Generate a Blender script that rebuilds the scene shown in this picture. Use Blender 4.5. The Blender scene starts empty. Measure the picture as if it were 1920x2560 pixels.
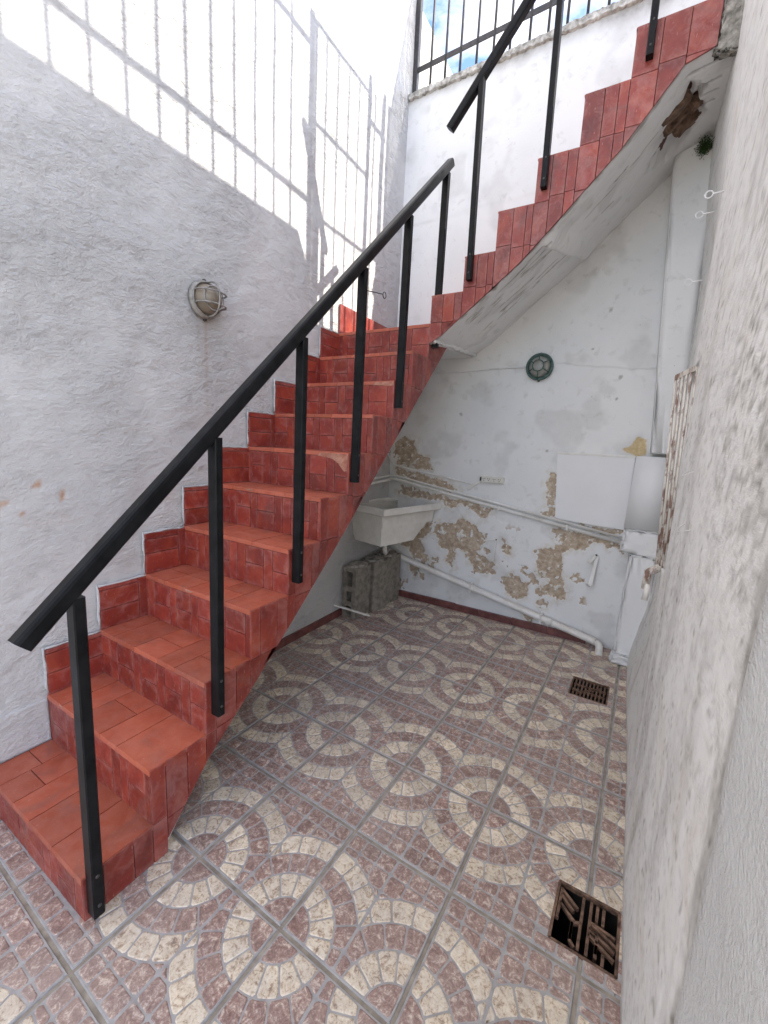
import bpy, bmesh, math, random
import numpy as np
from mathutils import Vector, Matrix

random.seed(7); rng = np.random.default_rng(11)
scene = bpy.context.scene
COL = scene.collection

# ------------------------------------------------------------------ camera
cd = bpy.data.cameras.new('camera'); cam = bpy.data.objects.new('camera', cd); COL.objects.link(cam)
cd.sensor_fit = 'VERTICAL'; cd.sensor_height = 24.0; cd.lens = 1042.2 / 2560.0 * 24.0
cd.clip_start = 0.01; cd.clip_end = 500.0
r_ = Vector((0.8581, 0.51107, 0.04971)); u_ = Vector((-0.12644, 0.11648, 0.98511)); f_ = Vector((-0.49767, 0.85161, -0.16457))
cam.matrix_world = Matrix(((r_.x, u_.x, -f_.x, 1.84863), (r_.y, u_.y, -f_.y, -0.43421), (r_.z, u_.z, -f_.z, 1.37134), (0, 0, 0, 1)))
scene.camera = cam

# ------------------------------------------------------------------ sky, sun, exposure
LIGHT = Vector((-1.0, -0.175, -0.715)).normalized()
to_sun = -LIGHT
elev = math.asin(to_sun.z); az = math.atan2(to_sun.x, to_sun.y)
world = bpy.data.worlds.new('World'); scene.world = world; world.use_nodes = True
wn = world.node_tree; wn.nodes.clear()
sky = wn.nodes.new('ShaderNodeTexSky'); sky.sky_type = 'NISHITA'; sky.sun_disc = False
sky.sun_elevation = elev; sky.sun_rotation = az; sky.air_density = 0.7; sky.dust_density = 0.3; sky.ozone_density = 2.2
tcw = wn.nodes.new('ShaderNodeTexCoord')
mpw = wn.nodes.new('ShaderNodeMapping'); mpw.inputs['Scale'].default_value = (1.0, 1.0, 2.2); mpw.inputs['Location'].default_value = (3.7, 1.2, .4)
cnz = wn.nodes.new('ShaderNodeTexNoise'); cnz.inputs['Scale'].default_value = 2.6; cnz.inputs['Detail'].default_value = 9; cnz.inputs['Roughness'].default_value = 0.58
crp = wn.nodes.new('ShaderNodeValToRGB'); crp.color_ramp.elements[0].position = 0.425; crp.color_ramp.elements[1].position = 0.72
cmx = wn.nodes.new('ShaderNodeMix'); cmx.data_type = 'RGBA'
cmx.inputs['B'].default_value = (6.8, 5.85, 4.8, 1)
bg = wn.nodes.new('ShaderNodeBackground'); bg.inputs['Strength'].default_value = 0.15
wo = wn.nodes.new('ShaderNodeOutputWorld')
wn.links.new(tcw.outputs['Generated'], mpw.inputs['Vector']); wn.links.new(mpw.outputs['Vector'], cnz.inputs['Vector'])
wn.links.new(cnz.outputs['Fac'], crp.inputs['Fac']); wn.links.new(crp.outputs['Color'], cmx.inputs['Factor'])
wn.links.new(sky.outputs['Color'], cmx.inputs['A']); wn.links.new(cmx.outputs['Result'], bg.inputs['Color']); wn.links.new(bg.outputs['Background'], wo.inputs['Surface'])
sd = bpy.data.lights.new('sun', 'SUN'); sun = bpy.data.objects.new('sun', sd); COL.objects.link(sun)
sd.energy = 2.1; sd.angle = math.radians(0.42); sd.color = (1.0, 0.93, 0.83)
sun.rotation_euler = LIGHT.to_track_quat('-Z', 'Y').to_euler(); sun.location = (8, 3, 9)
scene.cycles.diffuse_bounces = 6; scene.cycles.max_bounces = 12
scene.view_settings.view_transform = 'Standard'; scene.view_settings.look = 'None'
scene.view_settings.exposure = 2.2; scene.view_settings.gamma = 1.0; scene.view_settings.use_curve_mapping = False

# ------------------------------------------------------------------ tagging and mesh helpers
def tag(o, label=None, cat=None, group=None, kind=None):
    if label: o['label'] = label
    if cat: o['category'] = cat
    if group: o['group'] = group
    if kind: o['kind'] = kind
    return o
def link(name, me, mat=None, parent=None):
    o = bpy.data.objects.new(name, me); COL.objects.link(o)
    if mat is not None and me is not None and not me.materials: me.materials.append(mat)
    if parent is not None: o.parent = parent
    return o
def empty(name, loc=(0, 0, 0)):
    o = bpy.data.objects.new(name, None); COL.objects.link(o); o.location = loc; o.empty_display_size = 0.1
    o['_loc'] = list(loc); return o
def mesh(name, vs, fs, smooth=False):
    me = bpy.data.meshes.new(name); me.from_pydata([tuple(v) for v in vs], [], fs); me.update()
    if smooth: me.shade_smooth()
    return me
class MB:
    """collects shapes of ONE part"""
    def __init__(s): s.v = []; s.f = []; s.sm = []
    def add(s, vs, fs, smooth=False):
        b = len(s.v); s.v += [tuple(v) for v in vs]; s.f += [tuple(i + b for i in f) for f in fs]; s.sm += [smooth] * len(fs); return s
    def box(s, lo, hi, bev=0.0):
        (x0, y0, z0), (x1, y1, z1) = lo, hi
        if bev <= 0:
            vs = [(x, y, z) for z in (z0, z1) for y in (y0, y1) for x in (x0, x1)]
            return s.add(vs, [(0, 2, 3, 1), (4, 5, 7, 6), (0, 1, 5, 4), (2, 6, 7, 3), (0, 4, 6, 2), (1, 3, 7, 5)])
        bm = bmesh.new(); bmesh.ops.create_cube(bm, size=1)
        for v in bm.verts: v.co = Vector(((x0 + x1) / 2 + v.co.x * (x1 - x0), (y0 + y1) / 2 + v.co.y * (y1 - y0), (z0 + z1) / 2 + v.co.z * (z1 - z0)))
        bmesh.ops.bevel(bm, geom=bm.edges[:], offset=bev, segments=2, affect='EDGES', profile=0.6)
        s.bm(bm); return s
    def bm(s, bm, smooth=False):
        bm.verts.ensure_lookup_table()
        for i, v in enumerate(bm.verts): v.index = i
        s.add([v.co[:] for v in bm.verts], [tuple(v.index for v in f.verts) for f in bm.faces], smooth); bm.free()
    def bar(s, a, b, hw, hh, upv=(0, 0, 1), bev=0.0):
        a = Vector(a); b = Vector(b); d = (b - a).normalized(); up = Vector(upv)
        sx = d.cross(up)
        if sx.length < 1e-4: sx = d.cross(Vector((1, 0, 0)))
        sx.normalize(); sz = sx.cross(d)
        if bev > 0: prof = [(-hw + bev, -hh), (hw - bev, -hh), (hw, -hh + bev), (hw, hh - bev), (hw - bev, hh), (-hw + bev, hh), (-hw, hh - bev), (-hw, -hh + bev)]
        else: prof = [(-hw, -hh), (hw, -hh), (hw, hh), (-hw, hh)]
        return s.sweep([a, b], prof, sx, sz)
    def sweep(s, pts, prof, sx, sz, smooth=False):
        n = len(prof); vs = [p + sx * u + sz * v for p in pts for u, v in prof]; fs = []
        for k in range(len(pts) - 1):
            for i in range(n):
                j = (i + 1) % n; fs.append((k * n + i, k * n + j, (k + 1) * n + j, (k + 1) * n + i))
        fs.append(tuple(range(n - 1, -1, -1))); fs.append(tuple((len(pts) - 1) * n + i for i in range(n)))
        return s.add(vs, fs, smooth)
    def tube(s, pts, r, n=10, caps=True):
        pts = [Vector(p) for p in pts]; vs = []; fs = []
        t0 = (pts[1] - pts[0]).normalized(); ref = Vector((0, 0, 1)) if abs(t0.z) < 0.9 else Vector((1, 0, 0))
        nx = t0.cross(ref).normalized()
        for k, p in enumerate(pts):
            t = ((pts[min(k + 1, len(pts) - 1)] - pts[max(k - 1, 0)])).normalized()
            nx = (nx - t * nx.dot(t)).normalized(); ny = t.cross(nx)
            rr = r[k] if isinstance(r, (list, tuple)) else r
            for i in range(n):
                a = 2 * math.pi * i / n; vs.append(p + nx * (rr * math.cos(a)) + ny * (rr * math.sin(a)))
        for k in range(len(pts) - 1):
            for i in range(n):
                j = (i + 1) % n; fs.append((k * n + i, k * n + j, (k + 1) * n + j, (k + 1) * n + i))
        if caps: fs.append(tuple(range(n - 1, -1, -1))); fs.append(tuple((len(pts) - 1) * n + i for i in range(n)))
        return s.add(vs, fs, True)
    def ring(s, c, ax1, ax2, R, r, n=28, m=8, R2=None):
        c = Vector(c); ax1 = Vector(ax1); ax2 = Vector(ax2); R2 = R2 or R
        pts = [c + ax1 * (R * math.cos(2 * math.pi * i / n)) + ax2 * (R2 * math.sin(2 * math.pi * i / n)) for i in range(n)]
        ax3 = ax1.cross(ax2).normalized(); vs = []; fs = []
        for p in pts:
            d = (p - c).normalized()
            for j in range(m):
                a = 2 * math.pi * j / m; vs.append(p + d * (r * math.cos(a)) + ax3 * (r * math.sin(a)))
        for i in range(n):
            k = (i + 1) % n
            for j in range(m):
                l = (j + 1) % m; fs.append((i * m + j, i * m + l, k * m + l, k * m + j))
        return s.add(vs, fs, True)
    def lathe(s, c, axis, prof, n=28, sx=1.0, sy=1.0, e1=None):
        c = Vector(c); axis = Vector(axis).normalized()
        e1 = Vector(e1) if e1 else axis.orthogonal().normalized(); e2 = axis.cross(e1)
        vs = []; fs = []; m = len(prof)
        for i in range(n):
            a = 2 * math.pi * i / n; d = e1 * (math.cos(a) * sx) + e2 * (math.sin(a) * sy)
            for rr, h in prof: vs.append(c + d * rr + axis * h)
        for i in range(n):
            k = (i + 1) % n
            for j in range(m - 1): fs.append((i * m + j, k * m + j, k * m + j + 1, i * m + j + 1))
        return s.add(vs, fs, True)
    def prism(s, poly, to3, d0, d1):
        n = len(poly); vs = [to3(p[0], p[1], d0) for p in poly] + [to3(p[0], p[1], d1) for p in poly]
        fs = [tuple(range(n - 1, -1, -1)), tuple(range(n, 2 * n))] + [(i, (i + 1) % n, n + (i + 1) % n, n + i) for i in range(n)]
        return s.add(vs, fs)
    def build(s, name, mat, parent=None):
        me = bpy.data.meshes.new(name); me.from_pydata(s.v, [], s.f); me.update()
        for p, q in zip(me.polygons, s.sm): p.use_smooth = q
        bm = bmesh.new(); bm.from_mesh(me); bmesh.ops.recalc_face_normals(bm, faces=bm.faces[:]); bm.to_mesh(me); bm.free()
        o = link(name, me, mat)
        if parent is not None:
            o.parent = parent
            o.matrix_parent_inverse = Matrix.Translation(-Vector(parent['_loc'])) if '_loc' in parent else Matrix()
        return o

# polygon tools
def area(P): return 0.5 * sum(P[i][0] * P[(i + 1) % len(P)][1] - P[(i + 1) % len(P)][0] * P[i][1] for i in range(len(P)))
def clip(P, nx, ny, d):      # keep nx*x+ny*y >= d
    out = []
    for i in range(len(P)):
        a = P[i]; b = P[(i + 1) % len(P)]; fa = nx * a[0] + ny * a[1] - d; fb = nx * b[0] + ny * b[1] - d
        if fa >= 0: out.append(a)
        if (fa >= 0) != (fb >= 0):
            t = fa / (fa - fb); out.append((a[0] + t * (b[0] - a[0]), a[1] + t * (b[1] - a[1])))
    return out
def rectclip(P, x0, x1, y0, y1):
    for c in ((1, 0, x0), (-1, 0, -x1), (0, 1, y0), (0, -1, -y1)):
        if len(P) < 3: return []
        P = clip(P, *c)
    return P
def cleanp(P, eps=0.0012):
    Q = []
    for p in P:
        if not Q or math.hypot(p[0] - Q[-1][0], p[1] - Q[-1][1]) > eps: Q.append(p)
    while len(Q) > 2 and math.hypot(Q[0][0] - Q[-1][0], Q[0][1] - Q[-1][1]) <= eps: Q.pop()
    if len(Q) >= 3 and area(Q) < 0: Q.reverse()
    return Q
def inset(P, d):
    n = len(P); out = []
    for i in range(n):
        a = Vector(P[i - 1]); b = Vector(P[i]); c = Vector(P[(i + 1) % n])
        e1 = (b - a).normalized(); e2 = (c - b).normalized(); n1 = Vector((-e1.y, e1.x)); n2 = Vector((-e2.y, e2.x))
        m = n1 + n2
        if m.length < 1e-6: out.append(tuple(b + n1 * d)); continue
        m.normalize(); k = d / max(0.35, m.dot(n1)); out.append(tuple(b + m * k))
    return out
def rounded(P, r):
    out = []; n = len(P)
    for i in range(n):
        a = Vector(P[i - 1]); b = Vector(P[i]); c = Vector(P[(i + 1) % n])
        u = (a - b); v = (c - b); ang = u.angle(v, 3.14) if u.length > 1e-6 and v.length > 1e-6 else 3.14
        if ang > 2.5: out.append(tuple(b)); continue
        out.append(tuple(b + u.normalized() * min(r, u.length * .4))); out.append(tuple(b + v.normalized() * min(r, v.length * .4)))
    return out
def slab(P, to3, h0, h1, bev):
    """a flat piece: outline P at h0, bevelled top at h1; returns verts, faces"""
    n = len(P); T = inset(P, bev); hm = h1 - (h1 - h0) * 0.35
    vs = [to3(x, y, h0) for x, y in P] + [to3(x, y, hm) for x, y in inset(P, bev * .3)] + [to3(x, y, h1) for x, y in T]
    fs = []
    for k in (0, 1):
        for i in range(n):
            j = (i + 1) % n; fs.append((k * n + i, k * n + j, (k + 1) * n + j, (k + 1) * n + i))
    fs.append(tuple(range(2 * n, 3 * n)))
    return vs, fs

# numpy noise
_T = rng.random((256, 256))
def vnoise(x, y):
    xi = np.floor(x).astype(int); yi = np.floor(y).astype(int); fx = x - xi; fy = y - yi
    fx = fx * fx * (3 - 2 * fx); fy = fy * fy * (3 - 2 * fy)
    a = _T[xi % 256, yi % 256]; b = _T[(xi + 1) % 256, yi % 256]; c = _T[xi % 256, (yi + 1) % 256]; d = _T[(xi + 1) % 256, (yi + 1) % 256]
    return (a * (1 - fx) + b * fx) * (1 - fy) + (c * (1 - fx) + d * fx) * fy
def fbm(x, y, o=4, g=.5):
    s = 0; a = 1; t = 0
    for k in range(o): s = s + a * vnoise(x * 2 ** k + 17.3 * k, y * 2 ** k + 9.1 * k); t += a; a *= g
    return s / t
def sstep(e0, e1, x):
    t = np.clip((x - e0) / (e1 - e0), 0, 1); return t * t * (3 - 2 * t)
def polysd(X, Y, P):     # signed distance (+ inside)
    d = np.full(X.shape, 1e9); ins = np.zeros(X.shape, bool); n = len(P)
    for i in range(n):
        ax, ay = P[i]; bx, by = P[(i + 1) % n]
        ex, ey = bx - ax, by - ay; t = np.clip(((X - ax) * ex + (Y - ay) * ey) / (ex * ex + ey * ey + 1e-12), 0, 1)
        d = np.minimum(d, (X - ax - t * ex) ** 2 + (Y - ay - t * ey) ** 2)
        c = ((ay > Y) != (by > Y)) & (X < (bx - ax) * (Y - ay) / (by - ay + 1e-12) + ax); ins ^= c
    d = np.sqrt(d); return np.where(ins, d, -d)
def segd(X, Y, a, b):
    ex, ey = b[0] - a[0], b[1] - a[1]; t = np.clip(((X - a[0]) * ex + (Y - a[1]) * ey) / (ex * ex + ey * ey), 0, 1)
    return np.sqrt((X - a[0] - t * ex) ** 2 + (Y - a[1] - t * ey) ** 2)
def gridmesh(name, us, vs, fn, attrs=None, flip=False, mask=None):
    """fn(U,V)->(x,y,z) arrays; attrs: dict name->array"""
    U, V = np.meshgrid(us, vs, indexing='ij'); x, y, z = fn(U, V); nu, nv = U.shape
    co = np.stack([x, y, z], -1).reshape(-1, 3)
    i = np.arange(nu * nv).reshape(nu, nv)
    q = np.stack([i[:-1, :-1], i[1:, :-1], i[1:, 1:], i[:-1, 1:]], -1).reshape(-1, 4)
    if flip: q = q[:, ::-1]
    if mask is not None: q = q[mask(U, V).reshape(-1)] if False else q[mask]
    me = bpy.data.meshes.new(name); me.vertices.add(len(co)); me.vertices.foreach_set('co', co.astype(np.float32).ravel())
    me.loops.add(q.size); me.loops.foreach_set('vertex_index', q.astype(np.int32).ravel())
    me.polygons.add(len(q)); me.polygons.foreach_set('loop_start', np.arange(0, q.size, 4, dtype=np.int32))
    me.update(calc_edges=True); me.validate(); me.shade_smooth()
    for k, a in (attrs or {}).items():
        at = me.attributes.new(k, 'FLOAT', 'POINT'); at.data.foreach_set('value', np.asarray(a, np.float32).ravel())
    return me

# ------------------------------------------------------------------ materials
class NT:
    def __init__(s, name):
        s.m = bpy.data.materials.new(name); s.m.use_nodes = True; s.t = s.m.node_tree; s.b = s.t.nodes['Principled BSDF']
        s.geo = s.t.nodes.new('ShaderNodeNewGeometry'); s.pos = s.geo.outputs['Position']
    def n(s, ty, **k):
        x = s.t.nodes.new(ty)
        for a, b in k.items(): setattr(x, a, b)
        return x
    def l(s, a, b): s.t.links.new(a, b)
    def put(s, sock, v):
        if isinstance(v, bpy.types.NodeSocket): s.l(v, sock)
        elif isinstance(v, (tuple, list)): sock.default_value = tuple(v) + ((1,) if len(v) == 3 and len(sock.default_value) == 4 else ())
        else: sock.default_value = v
    def map(s, sc, loc=(0, 0, 0), rot=(0, 0, 0), vec=None):
        m = s.n('ShaderNodeMapping'); s.put(m.inputs['Vector'], vec or s.pos); m.inputs['Scale'].default_value = sc; m.inputs['Location'].default_value = loc; m.inputs['Rotation'].default_value = rot; return m.outputs['Vector']
    def noise(s, sc, det=4, ro=.55, vec=None, dist=0.0):
        x = s.n('ShaderNodeTexNoise'); s.put(x.inputs['Vector'], vec or s.pos); x.inputs['Scale'].default_value = sc; x.inputs['Detail'].default_value = det; x.inputs['Roughness'].default_value = ro; x.inputs['Distortion'].default_value = dist; return x.outputs['Fac']
    def vor(s, sc, vec=None, feat='F1'):
        x = s.n('ShaderNodeTexVoronoi', feature=feat); s.put(x.inputs['Vector'], vec or s.pos); x.inputs['Scale'].default_value = sc; return x.outputs['Distance']
    def ramp(s, f, st):
        x = s.n('ShaderNodeValToRGB'); s.l(f, x.inputs['Fac']); e = x.color_ramp.elements
        while len(e) < len(st): e.new(0.5)
        for k, (p, c) in enumerate(st):
            e[k].position = p; e[k].color = (c, c, c, 1) if isinstance(c, (int, float)) else tuple(c) + (1,)
        return x.outputs['Color']
    def mix(s, a, b, f, mode='MIX'):
        x = s.n('ShaderNodeMix', data_type='RGBA', blend_type=mode); s.put(x.inputs['A'], a); s.put(x.inputs['B'], b); s.put(x.inputs['Factor'], f); return x.outputs['Result']
    def math(s, op, a, b=0.0):
        x = s.n('ShaderNodeMath', operation=op); s.put(x.inputs[0], a); s.put(x.inputs[1], b); return x.outputs[0]
    def attr(s, nm): x = s.n('ShaderNodeAttribute'); x.attribute_name = nm; return x.outputs['Fac']
    def rnd(s): return s.n('ShaderNodeObjectInfo').outputs['Random']
    def isl(s): return s.geo.outputs['Random Per Island']
    def bump(s, h, st=.3, d=.01, nrm=None):
        x = s.n('ShaderNodeBump'); s.l(h, x.inputs['Height']); x.inputs['Strength'].default_value = st; x.inputs['Distance'].default_value = d
        if nrm: s.l(nrm, x.inputs['Normal'])
        return x.outputs['Normal']
    def out(s, col=None, rough=None, nrm=None, metal=None, spec=None):
        if col is not None: s.put(s.b.inputs['Base Color'], col)
        if rough is not None: s.put(s.b.inputs['Roughness'], rough)
        if nrm is not None: s.l(nrm, s.b.inputs['Normal'])
        if metal is not None: s.put(s.b.inputs['Metallic'], metal)
        if spec is not None: s.put(s.b.inputs['Specular IOR Level'], spec)
        return s.m

def m_left():
    t = NT('lime_plaster_rough')
    w1 = t.noise(9, 7, .66, t.map((1, 1.0, 1.8), rot=(.55, 0, 0)), .25)
    w2 = t.noise(42, 6, .68, t.map((1, .75, 1.5), rot=(.6, 0, 0)), .1)
    w3 = t.noise(150, 4, .65)
    smooth = t.ramp(t.noise(1.7, 3, .5), [(.40, .35), (.60, 1.0)])
    h = t.math('ADD', t.math('MULTIPLY', w1, .95), t.math('MULTIPLY', w2, .30)); h = t.math('ADD', h, t.math('MULTIPLY', w3, .13))
    h = t.math('MULTIPLY', h, smooth)
    c = t.ramp(t.noise(1.3, 5, .6), [(.3, (.45, .45, .445)), (.55, (.54, .535, .525)), (.75, (.56, .54, .525))])
    c = t.mix(c, (.36, .355, .345), t.ramp(w1, [(.30, .6), (.46, 0)]))
    ch = t.attr('chip'); c = t.mix(c, t.ramp(t.noise(60, 4), [(.3, (.36, .20, .13)), (.7, (.50, .37, .28))]), ch)
    st = t.attr('stain'); c = t.mix(c, (.42, .36, .31), st)
    return t.out(c, .92, t.bump(h, 1.0, .034), spec=.2)
def m_back():
    t = NT('old_painted_render')
    n1 = t.noise(2.2, 5, .6); n2 = t.noise(60, 5, .65); n3 = t.noise(14, 5, .6, dist=.4)
    c = t.ramp(n1, [(.3, (.70, .705, .70)), (.6, (.76, .76, .755)), (.8, (.77, .755, .73))])
    c = t.mix(c, (.55, .54, .51), t.ramp(n3, [(.30, .5), (.42, 0)]))
    peel = t.attr('peel')
    c = t.mix(c, (.60, .54, .44), t.math('MULTIPLY', t.attr('halo'), t.ramp(t.noise(18, 6, .7), [(.40, 0), (.62, .75)])))
    tan = t.ramp(t.noise(30, 7, .72), [(.28, (.24, .175, .125)), (.45, (.41, .32, .235)), (.58, (.53, .44, .34)), (.72, (.66, .59, .49))])
    c = t.mix(c, tan, t.ramp(peel, [(.35, 0), (.6, 1)]))
    c = t.mix(c, t.ramp(n2, [(.3, (.55, .38, .16)), (.7, (.72, .60, .38))]), t.attr('ochre'))
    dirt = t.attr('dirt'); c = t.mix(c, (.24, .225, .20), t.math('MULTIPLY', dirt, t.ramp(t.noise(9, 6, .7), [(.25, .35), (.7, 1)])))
    spots = t.ramp(t.vor(9.0), [(.012, .8), (.03, 0)]); c = t.mix(c, (.30, .29, .28), spots)
    h = t.math('ADD', t.math('MULTIPLY', n3, .6), t.math('MULTIPLY', n2, .35))
    return t.out(c, .88, t.bump(h, .35, .008), spec=.25)
def m_right():
    t = NT('weathered_white_wall')
    n1 = t.noise(6, 8, .72, t.map((1, 1, 2.6))); n2 = t.noise(60, 6, .72, t.map((1, 1, 2.6))); n3 = t.noise(1.4, 4, .6)
    c = t.ramp(n3, [(.3, (.78, .775, .765)), (.7, (.84, .84, .83))])
    c = t.mix(c, (.36, .355, .33), t.math('MULTIPLY', t.ramp(t.math('ADD', t.math('MULTIPLY', n1, .62), t.math('MULTIPLY', n2, .38)), [(.51, 0), (.66, 1)]), .50))
    c = t.mix(c, (.52, .44, .34), t.math('MULTIPLY', t.ramp(t.noise(3.1, 5, .6, dist=.6), [(.55, 0), (.7, 1)]), .30))
    d = t.attr('dirt'); c = t.mix(c, (.20, .19, .165), d)
    h = t.math('ADD', t.math('MULTIPLY', n1, .5), t.math('MULTIPLY', n2, .6))
    return t.out(c, .9, t.bump(h, .8, .009), spec=.2)
def m_grey():
    t = NT('smooth_grey_render'); n1 = t.noise(3, 4); n2 = t.noise(160, 4, .6); n3 = t.noise(40, 5, .6)
    c = t.ramp(n1, [(.3, (.50, .505, .51)), (.7, (.57, .575, .575))]); c = t.mix(c, (.40, .40, .40), t.ramp(n3, [(.62, 0), (.75, .5)]))
    return t.out(c, .75, t.bump(t.math('ADD', n2, n3), .75, .006), spec=.2)
def m_red(name, tread):
    t = NT(name); rr = t.rnd()
    off = t.n('ShaderNodeVectorMath', operation='ADD'); t.l(t.pos, off.inputs[0])
    cx = t.n('ShaderNodeCombineXYZ'); t.l(t.math('MULTIPLY', rr, 37.0), cx.inputs[0]); t.l(t.math('MULTIPLY', rr, 91.0), cx.inputs[1]); t.l(cx.outputs[0], off.inputs[1]); v = off.outputs[0]
    n1 = t.noise(8, 5, .6, v, .6); n2 = t.noise(55, 5, .65, v); n3 = t.noise(17, 6, .68, v, .7)
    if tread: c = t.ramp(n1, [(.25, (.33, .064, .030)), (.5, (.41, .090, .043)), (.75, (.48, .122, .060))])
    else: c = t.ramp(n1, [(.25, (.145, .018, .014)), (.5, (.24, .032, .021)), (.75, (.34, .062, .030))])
    dk = t.ramp(rr, [(0, .74), (1, 1.08)]); c = t.mix(c, dk, 1.0, 'MULTIPLY')
    eff = t.ramp(t.math('SUBTRACT', t.math('ADD', n3, .10), t.math('MULTIPLY', t.attr('core'), .13)), [(.48, 0), (.74, 1)]); amt = .14 if tread else .27
    c = t.mix(c, (.52, .30, .27), t.math('MULTIPLY', eff, amt))
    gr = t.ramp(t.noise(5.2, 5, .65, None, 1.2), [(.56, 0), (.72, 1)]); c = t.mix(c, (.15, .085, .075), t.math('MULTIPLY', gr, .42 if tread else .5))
    c = t.mix(c, (.50, .32, .28), t.ramp(t.noise(150, 2, .5, t.map((1, 1, .25)), 0), [(.68, 0), (.76, .38)]))
    ro = t.ramp(n2, [(.3, .40 if tread else .28), (.7, .55)])
    return t.out(c, ro, t.bump(t.math('ADD', n2, t.math('MULTIPLY', n3, .6)), .20, .003), spec=.5)
def m_groove():
    t = NT('tile_bedding'); c = t.ramp(t.noise(30, 4), [(.3, (.07, .034, .03)), (.7, (.17, .085, .072))]); return t.out(c, .95)
def m_cob(name, cream):
    t = NT(name); i = t.isl()
    v = t.map((1, 1, 1)); off = t.n('ShaderNodeVectorMath', operation='ADD'); t.l(v, off.inputs[0]); cx = t.n('ShaderNodeCombineXYZ'); t.l(t.math('MULTIPLY', i, 23.0), cx.inputs[0]); t.l(t.math('MULTIPLY', i, 57.0), cx.inputs[1]); t.l(cx.outputs[0], off.inputs[1]); vv = off.outputs[0]
    n1 = t.noise(48, 7, .76, vv, .9); n2 = t.noise(190, 4, .7, vv); n3 = t.noise(14, 3, .5, vv)
    m = t.math('ADD', t.math('MULTIPLY', n1, .75), t.math('MULTIPLY', n2, .25))
    if cream: c = t.ramp(m, [(.36, (.16, .10, .072)), (.435, (.42, .32, .23)), (.49, (.66, .58, .45)), (.60, (.80, .75, .64))])
    else: c = t.ramp(m, [(.35, (.11, .056, .047)), (.44, (.23, .135, .115)), (.515, (.335, .222, .193)), (.60, (.67, .58, .50))])
    tint = t.mix(t.ramp(n3, [(.3, (.86, .84, .85)), (.7, (1.08, 1.04, .98))]), t.ramp(i, [(0, .80), (1, 1.14)]), 1.0, 'MULTIPLY'); c = t.mix(c, tint, 1.0, 'MULTIPLY')
    dust = t.ramp(t.noise(1.9, 5, .62), [(.36, .15), (.70, 1)]); c = t.mix(c, (.46, .41, .365), t.math('MULTIPLY', dust, .35))
    return t.out(c, t.ramp(n1, [(.3, .34), (.7, .55)]), t.bump(m, .25, .003), spec=.42)
def m_simple(name, c1, c2, sc=20, rough=.6, metal=0, bst=.2, bd=.004, spec=.5, st=(.35, .65)):
    t = NT(name); n1 = t.noise(sc, 6, .6); c = t.ramp(n1, [(st[0], c1), (st[1], c2)])
    return t.out(c, rough, t.bump(t.noise(sc * 4, 4, .6), bst, bd), metal, spec)
def m_rustywhite():
    t = NT('chipped_white_paint_on_iron'); n = t.noise(26, 6, .7, t.map((1, 1, .35)))
    m = t.ramp(n, [(.50, 0), (.58, .9)]); c = t.mix((.62, .585, .53), t.ramp(t.noise(90, 4), [(.3, (.10, .045, .03)), (.7, (.26, .13, .09))]), m)
    return t.out(c, .65, t.bump(n, .4, .004))
def m_pvc():
    t = NT('white_plastic_pipe'); n = t.noise(7, 5, .65); c = t.ramp(n, [(.3, (.60, .57, .52)), (.55, (.74, .725, .69)), (.8, (.79, .785, .77))])
    return t.out(c, .38, t.bump(t.noise(50, 3), .06, .003))
def m_glass(name, col, rough=.35):
    t = NT(name); n = t.noise(22, 4, .6, t.map((1, 1, .35)));
    c = t.ramp(n, [(.3, tuple(x * .7 for x in col)), (.7, col)]); t.b.inputs['Transmission Weight'].default_value = .35; t.b.inputs['IOR'].default_value = 1.45
    return t.out(c, rough)
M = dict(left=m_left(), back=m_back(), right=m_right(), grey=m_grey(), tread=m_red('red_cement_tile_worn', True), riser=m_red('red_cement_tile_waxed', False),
    groove=m_groove(), cream=m_cob('cream_stone_glaze', True), brown=m_cob('brown_stone_glaze', False),
    tilebase=m_simple('glazed_tile_joint', (.29, .282, .28), (.41, .40, .392), 30, .5),
    grout=m_simple('cement_grout', (.22, .19, .155), (.37, .33, .275), 22, .9),
    black=m_simple('black_enamel_steel', (.005, .0055, .006), (.012, .0125, .014), 18, .36, 0, .10, .003, .13),
    dark=m_simple('dark_painted_iron', (.018, .019, .022), (.05, .045, .045), 30, .5, 0, .2),
    concrete=m_simple('raw_concrete', (.15, .135, .112), (.29, .265, .225), 24, .93, 0, .6, .006),
    sink=m_simple('cast_stone_sink', (.64, .62, .57), (.76, .745, .70), 9, .7, 0, .25),
    maroon=m_simple('maroon_skirting_glaze', (.10, .032, .030), (.20, .075, .065), 14, .4),
    rust=m_simple('rusted_cast_iron', (.06, .036, .025), (.26, .155, .105), 40, .8, .2, .6, .004),
    pit=m_simple('dark_drain_shaft', (.006, .006, .006), (.022, .02, .018), 20, .6),  # near-black colour gives the shaft its dark interior
    pvc=m_pvc(), rustwhite=m_rustywhite(), board=m_simple('white_board', (.72, .72, .72), (.77, .77, .775), 3, .7, 0, .1),
    lampbody=m_simple('old_aluminium', (.17, .16, .145), (.34, .325, .30), 30, .65, .0), lampglass=m_glass('dirty_amber_glass', (.36, .30, .225)),
    green=m_simple('dark_green_enamel', (.03, .07, .06), (.08, .14, .12), 30, .5), greenglass=m_glass('grey_lamp_glass', (.50, .50, .46)),
    plate=m_simple('ivory_plastic', (.62, .60, .54), (.70, .68, .62), 20, .45), coping=m_simple('weathered_coping', (.20, .19, .165), (.66, .64, .60), 22, .95, 0, .8, .01),
    wire=m_simple('white_wire', (.66, .66, .66), (.76, .76, .76), 20, .5), moss=m_simple('moss', (.012, .035, .006), (.05, .10, .02), 60, .95),
    brick=m_simple('exposed_clay', (.10, .062, .042), (.27, .175, .12), 30, .95, 0, .8, .008), rough=None)
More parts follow.
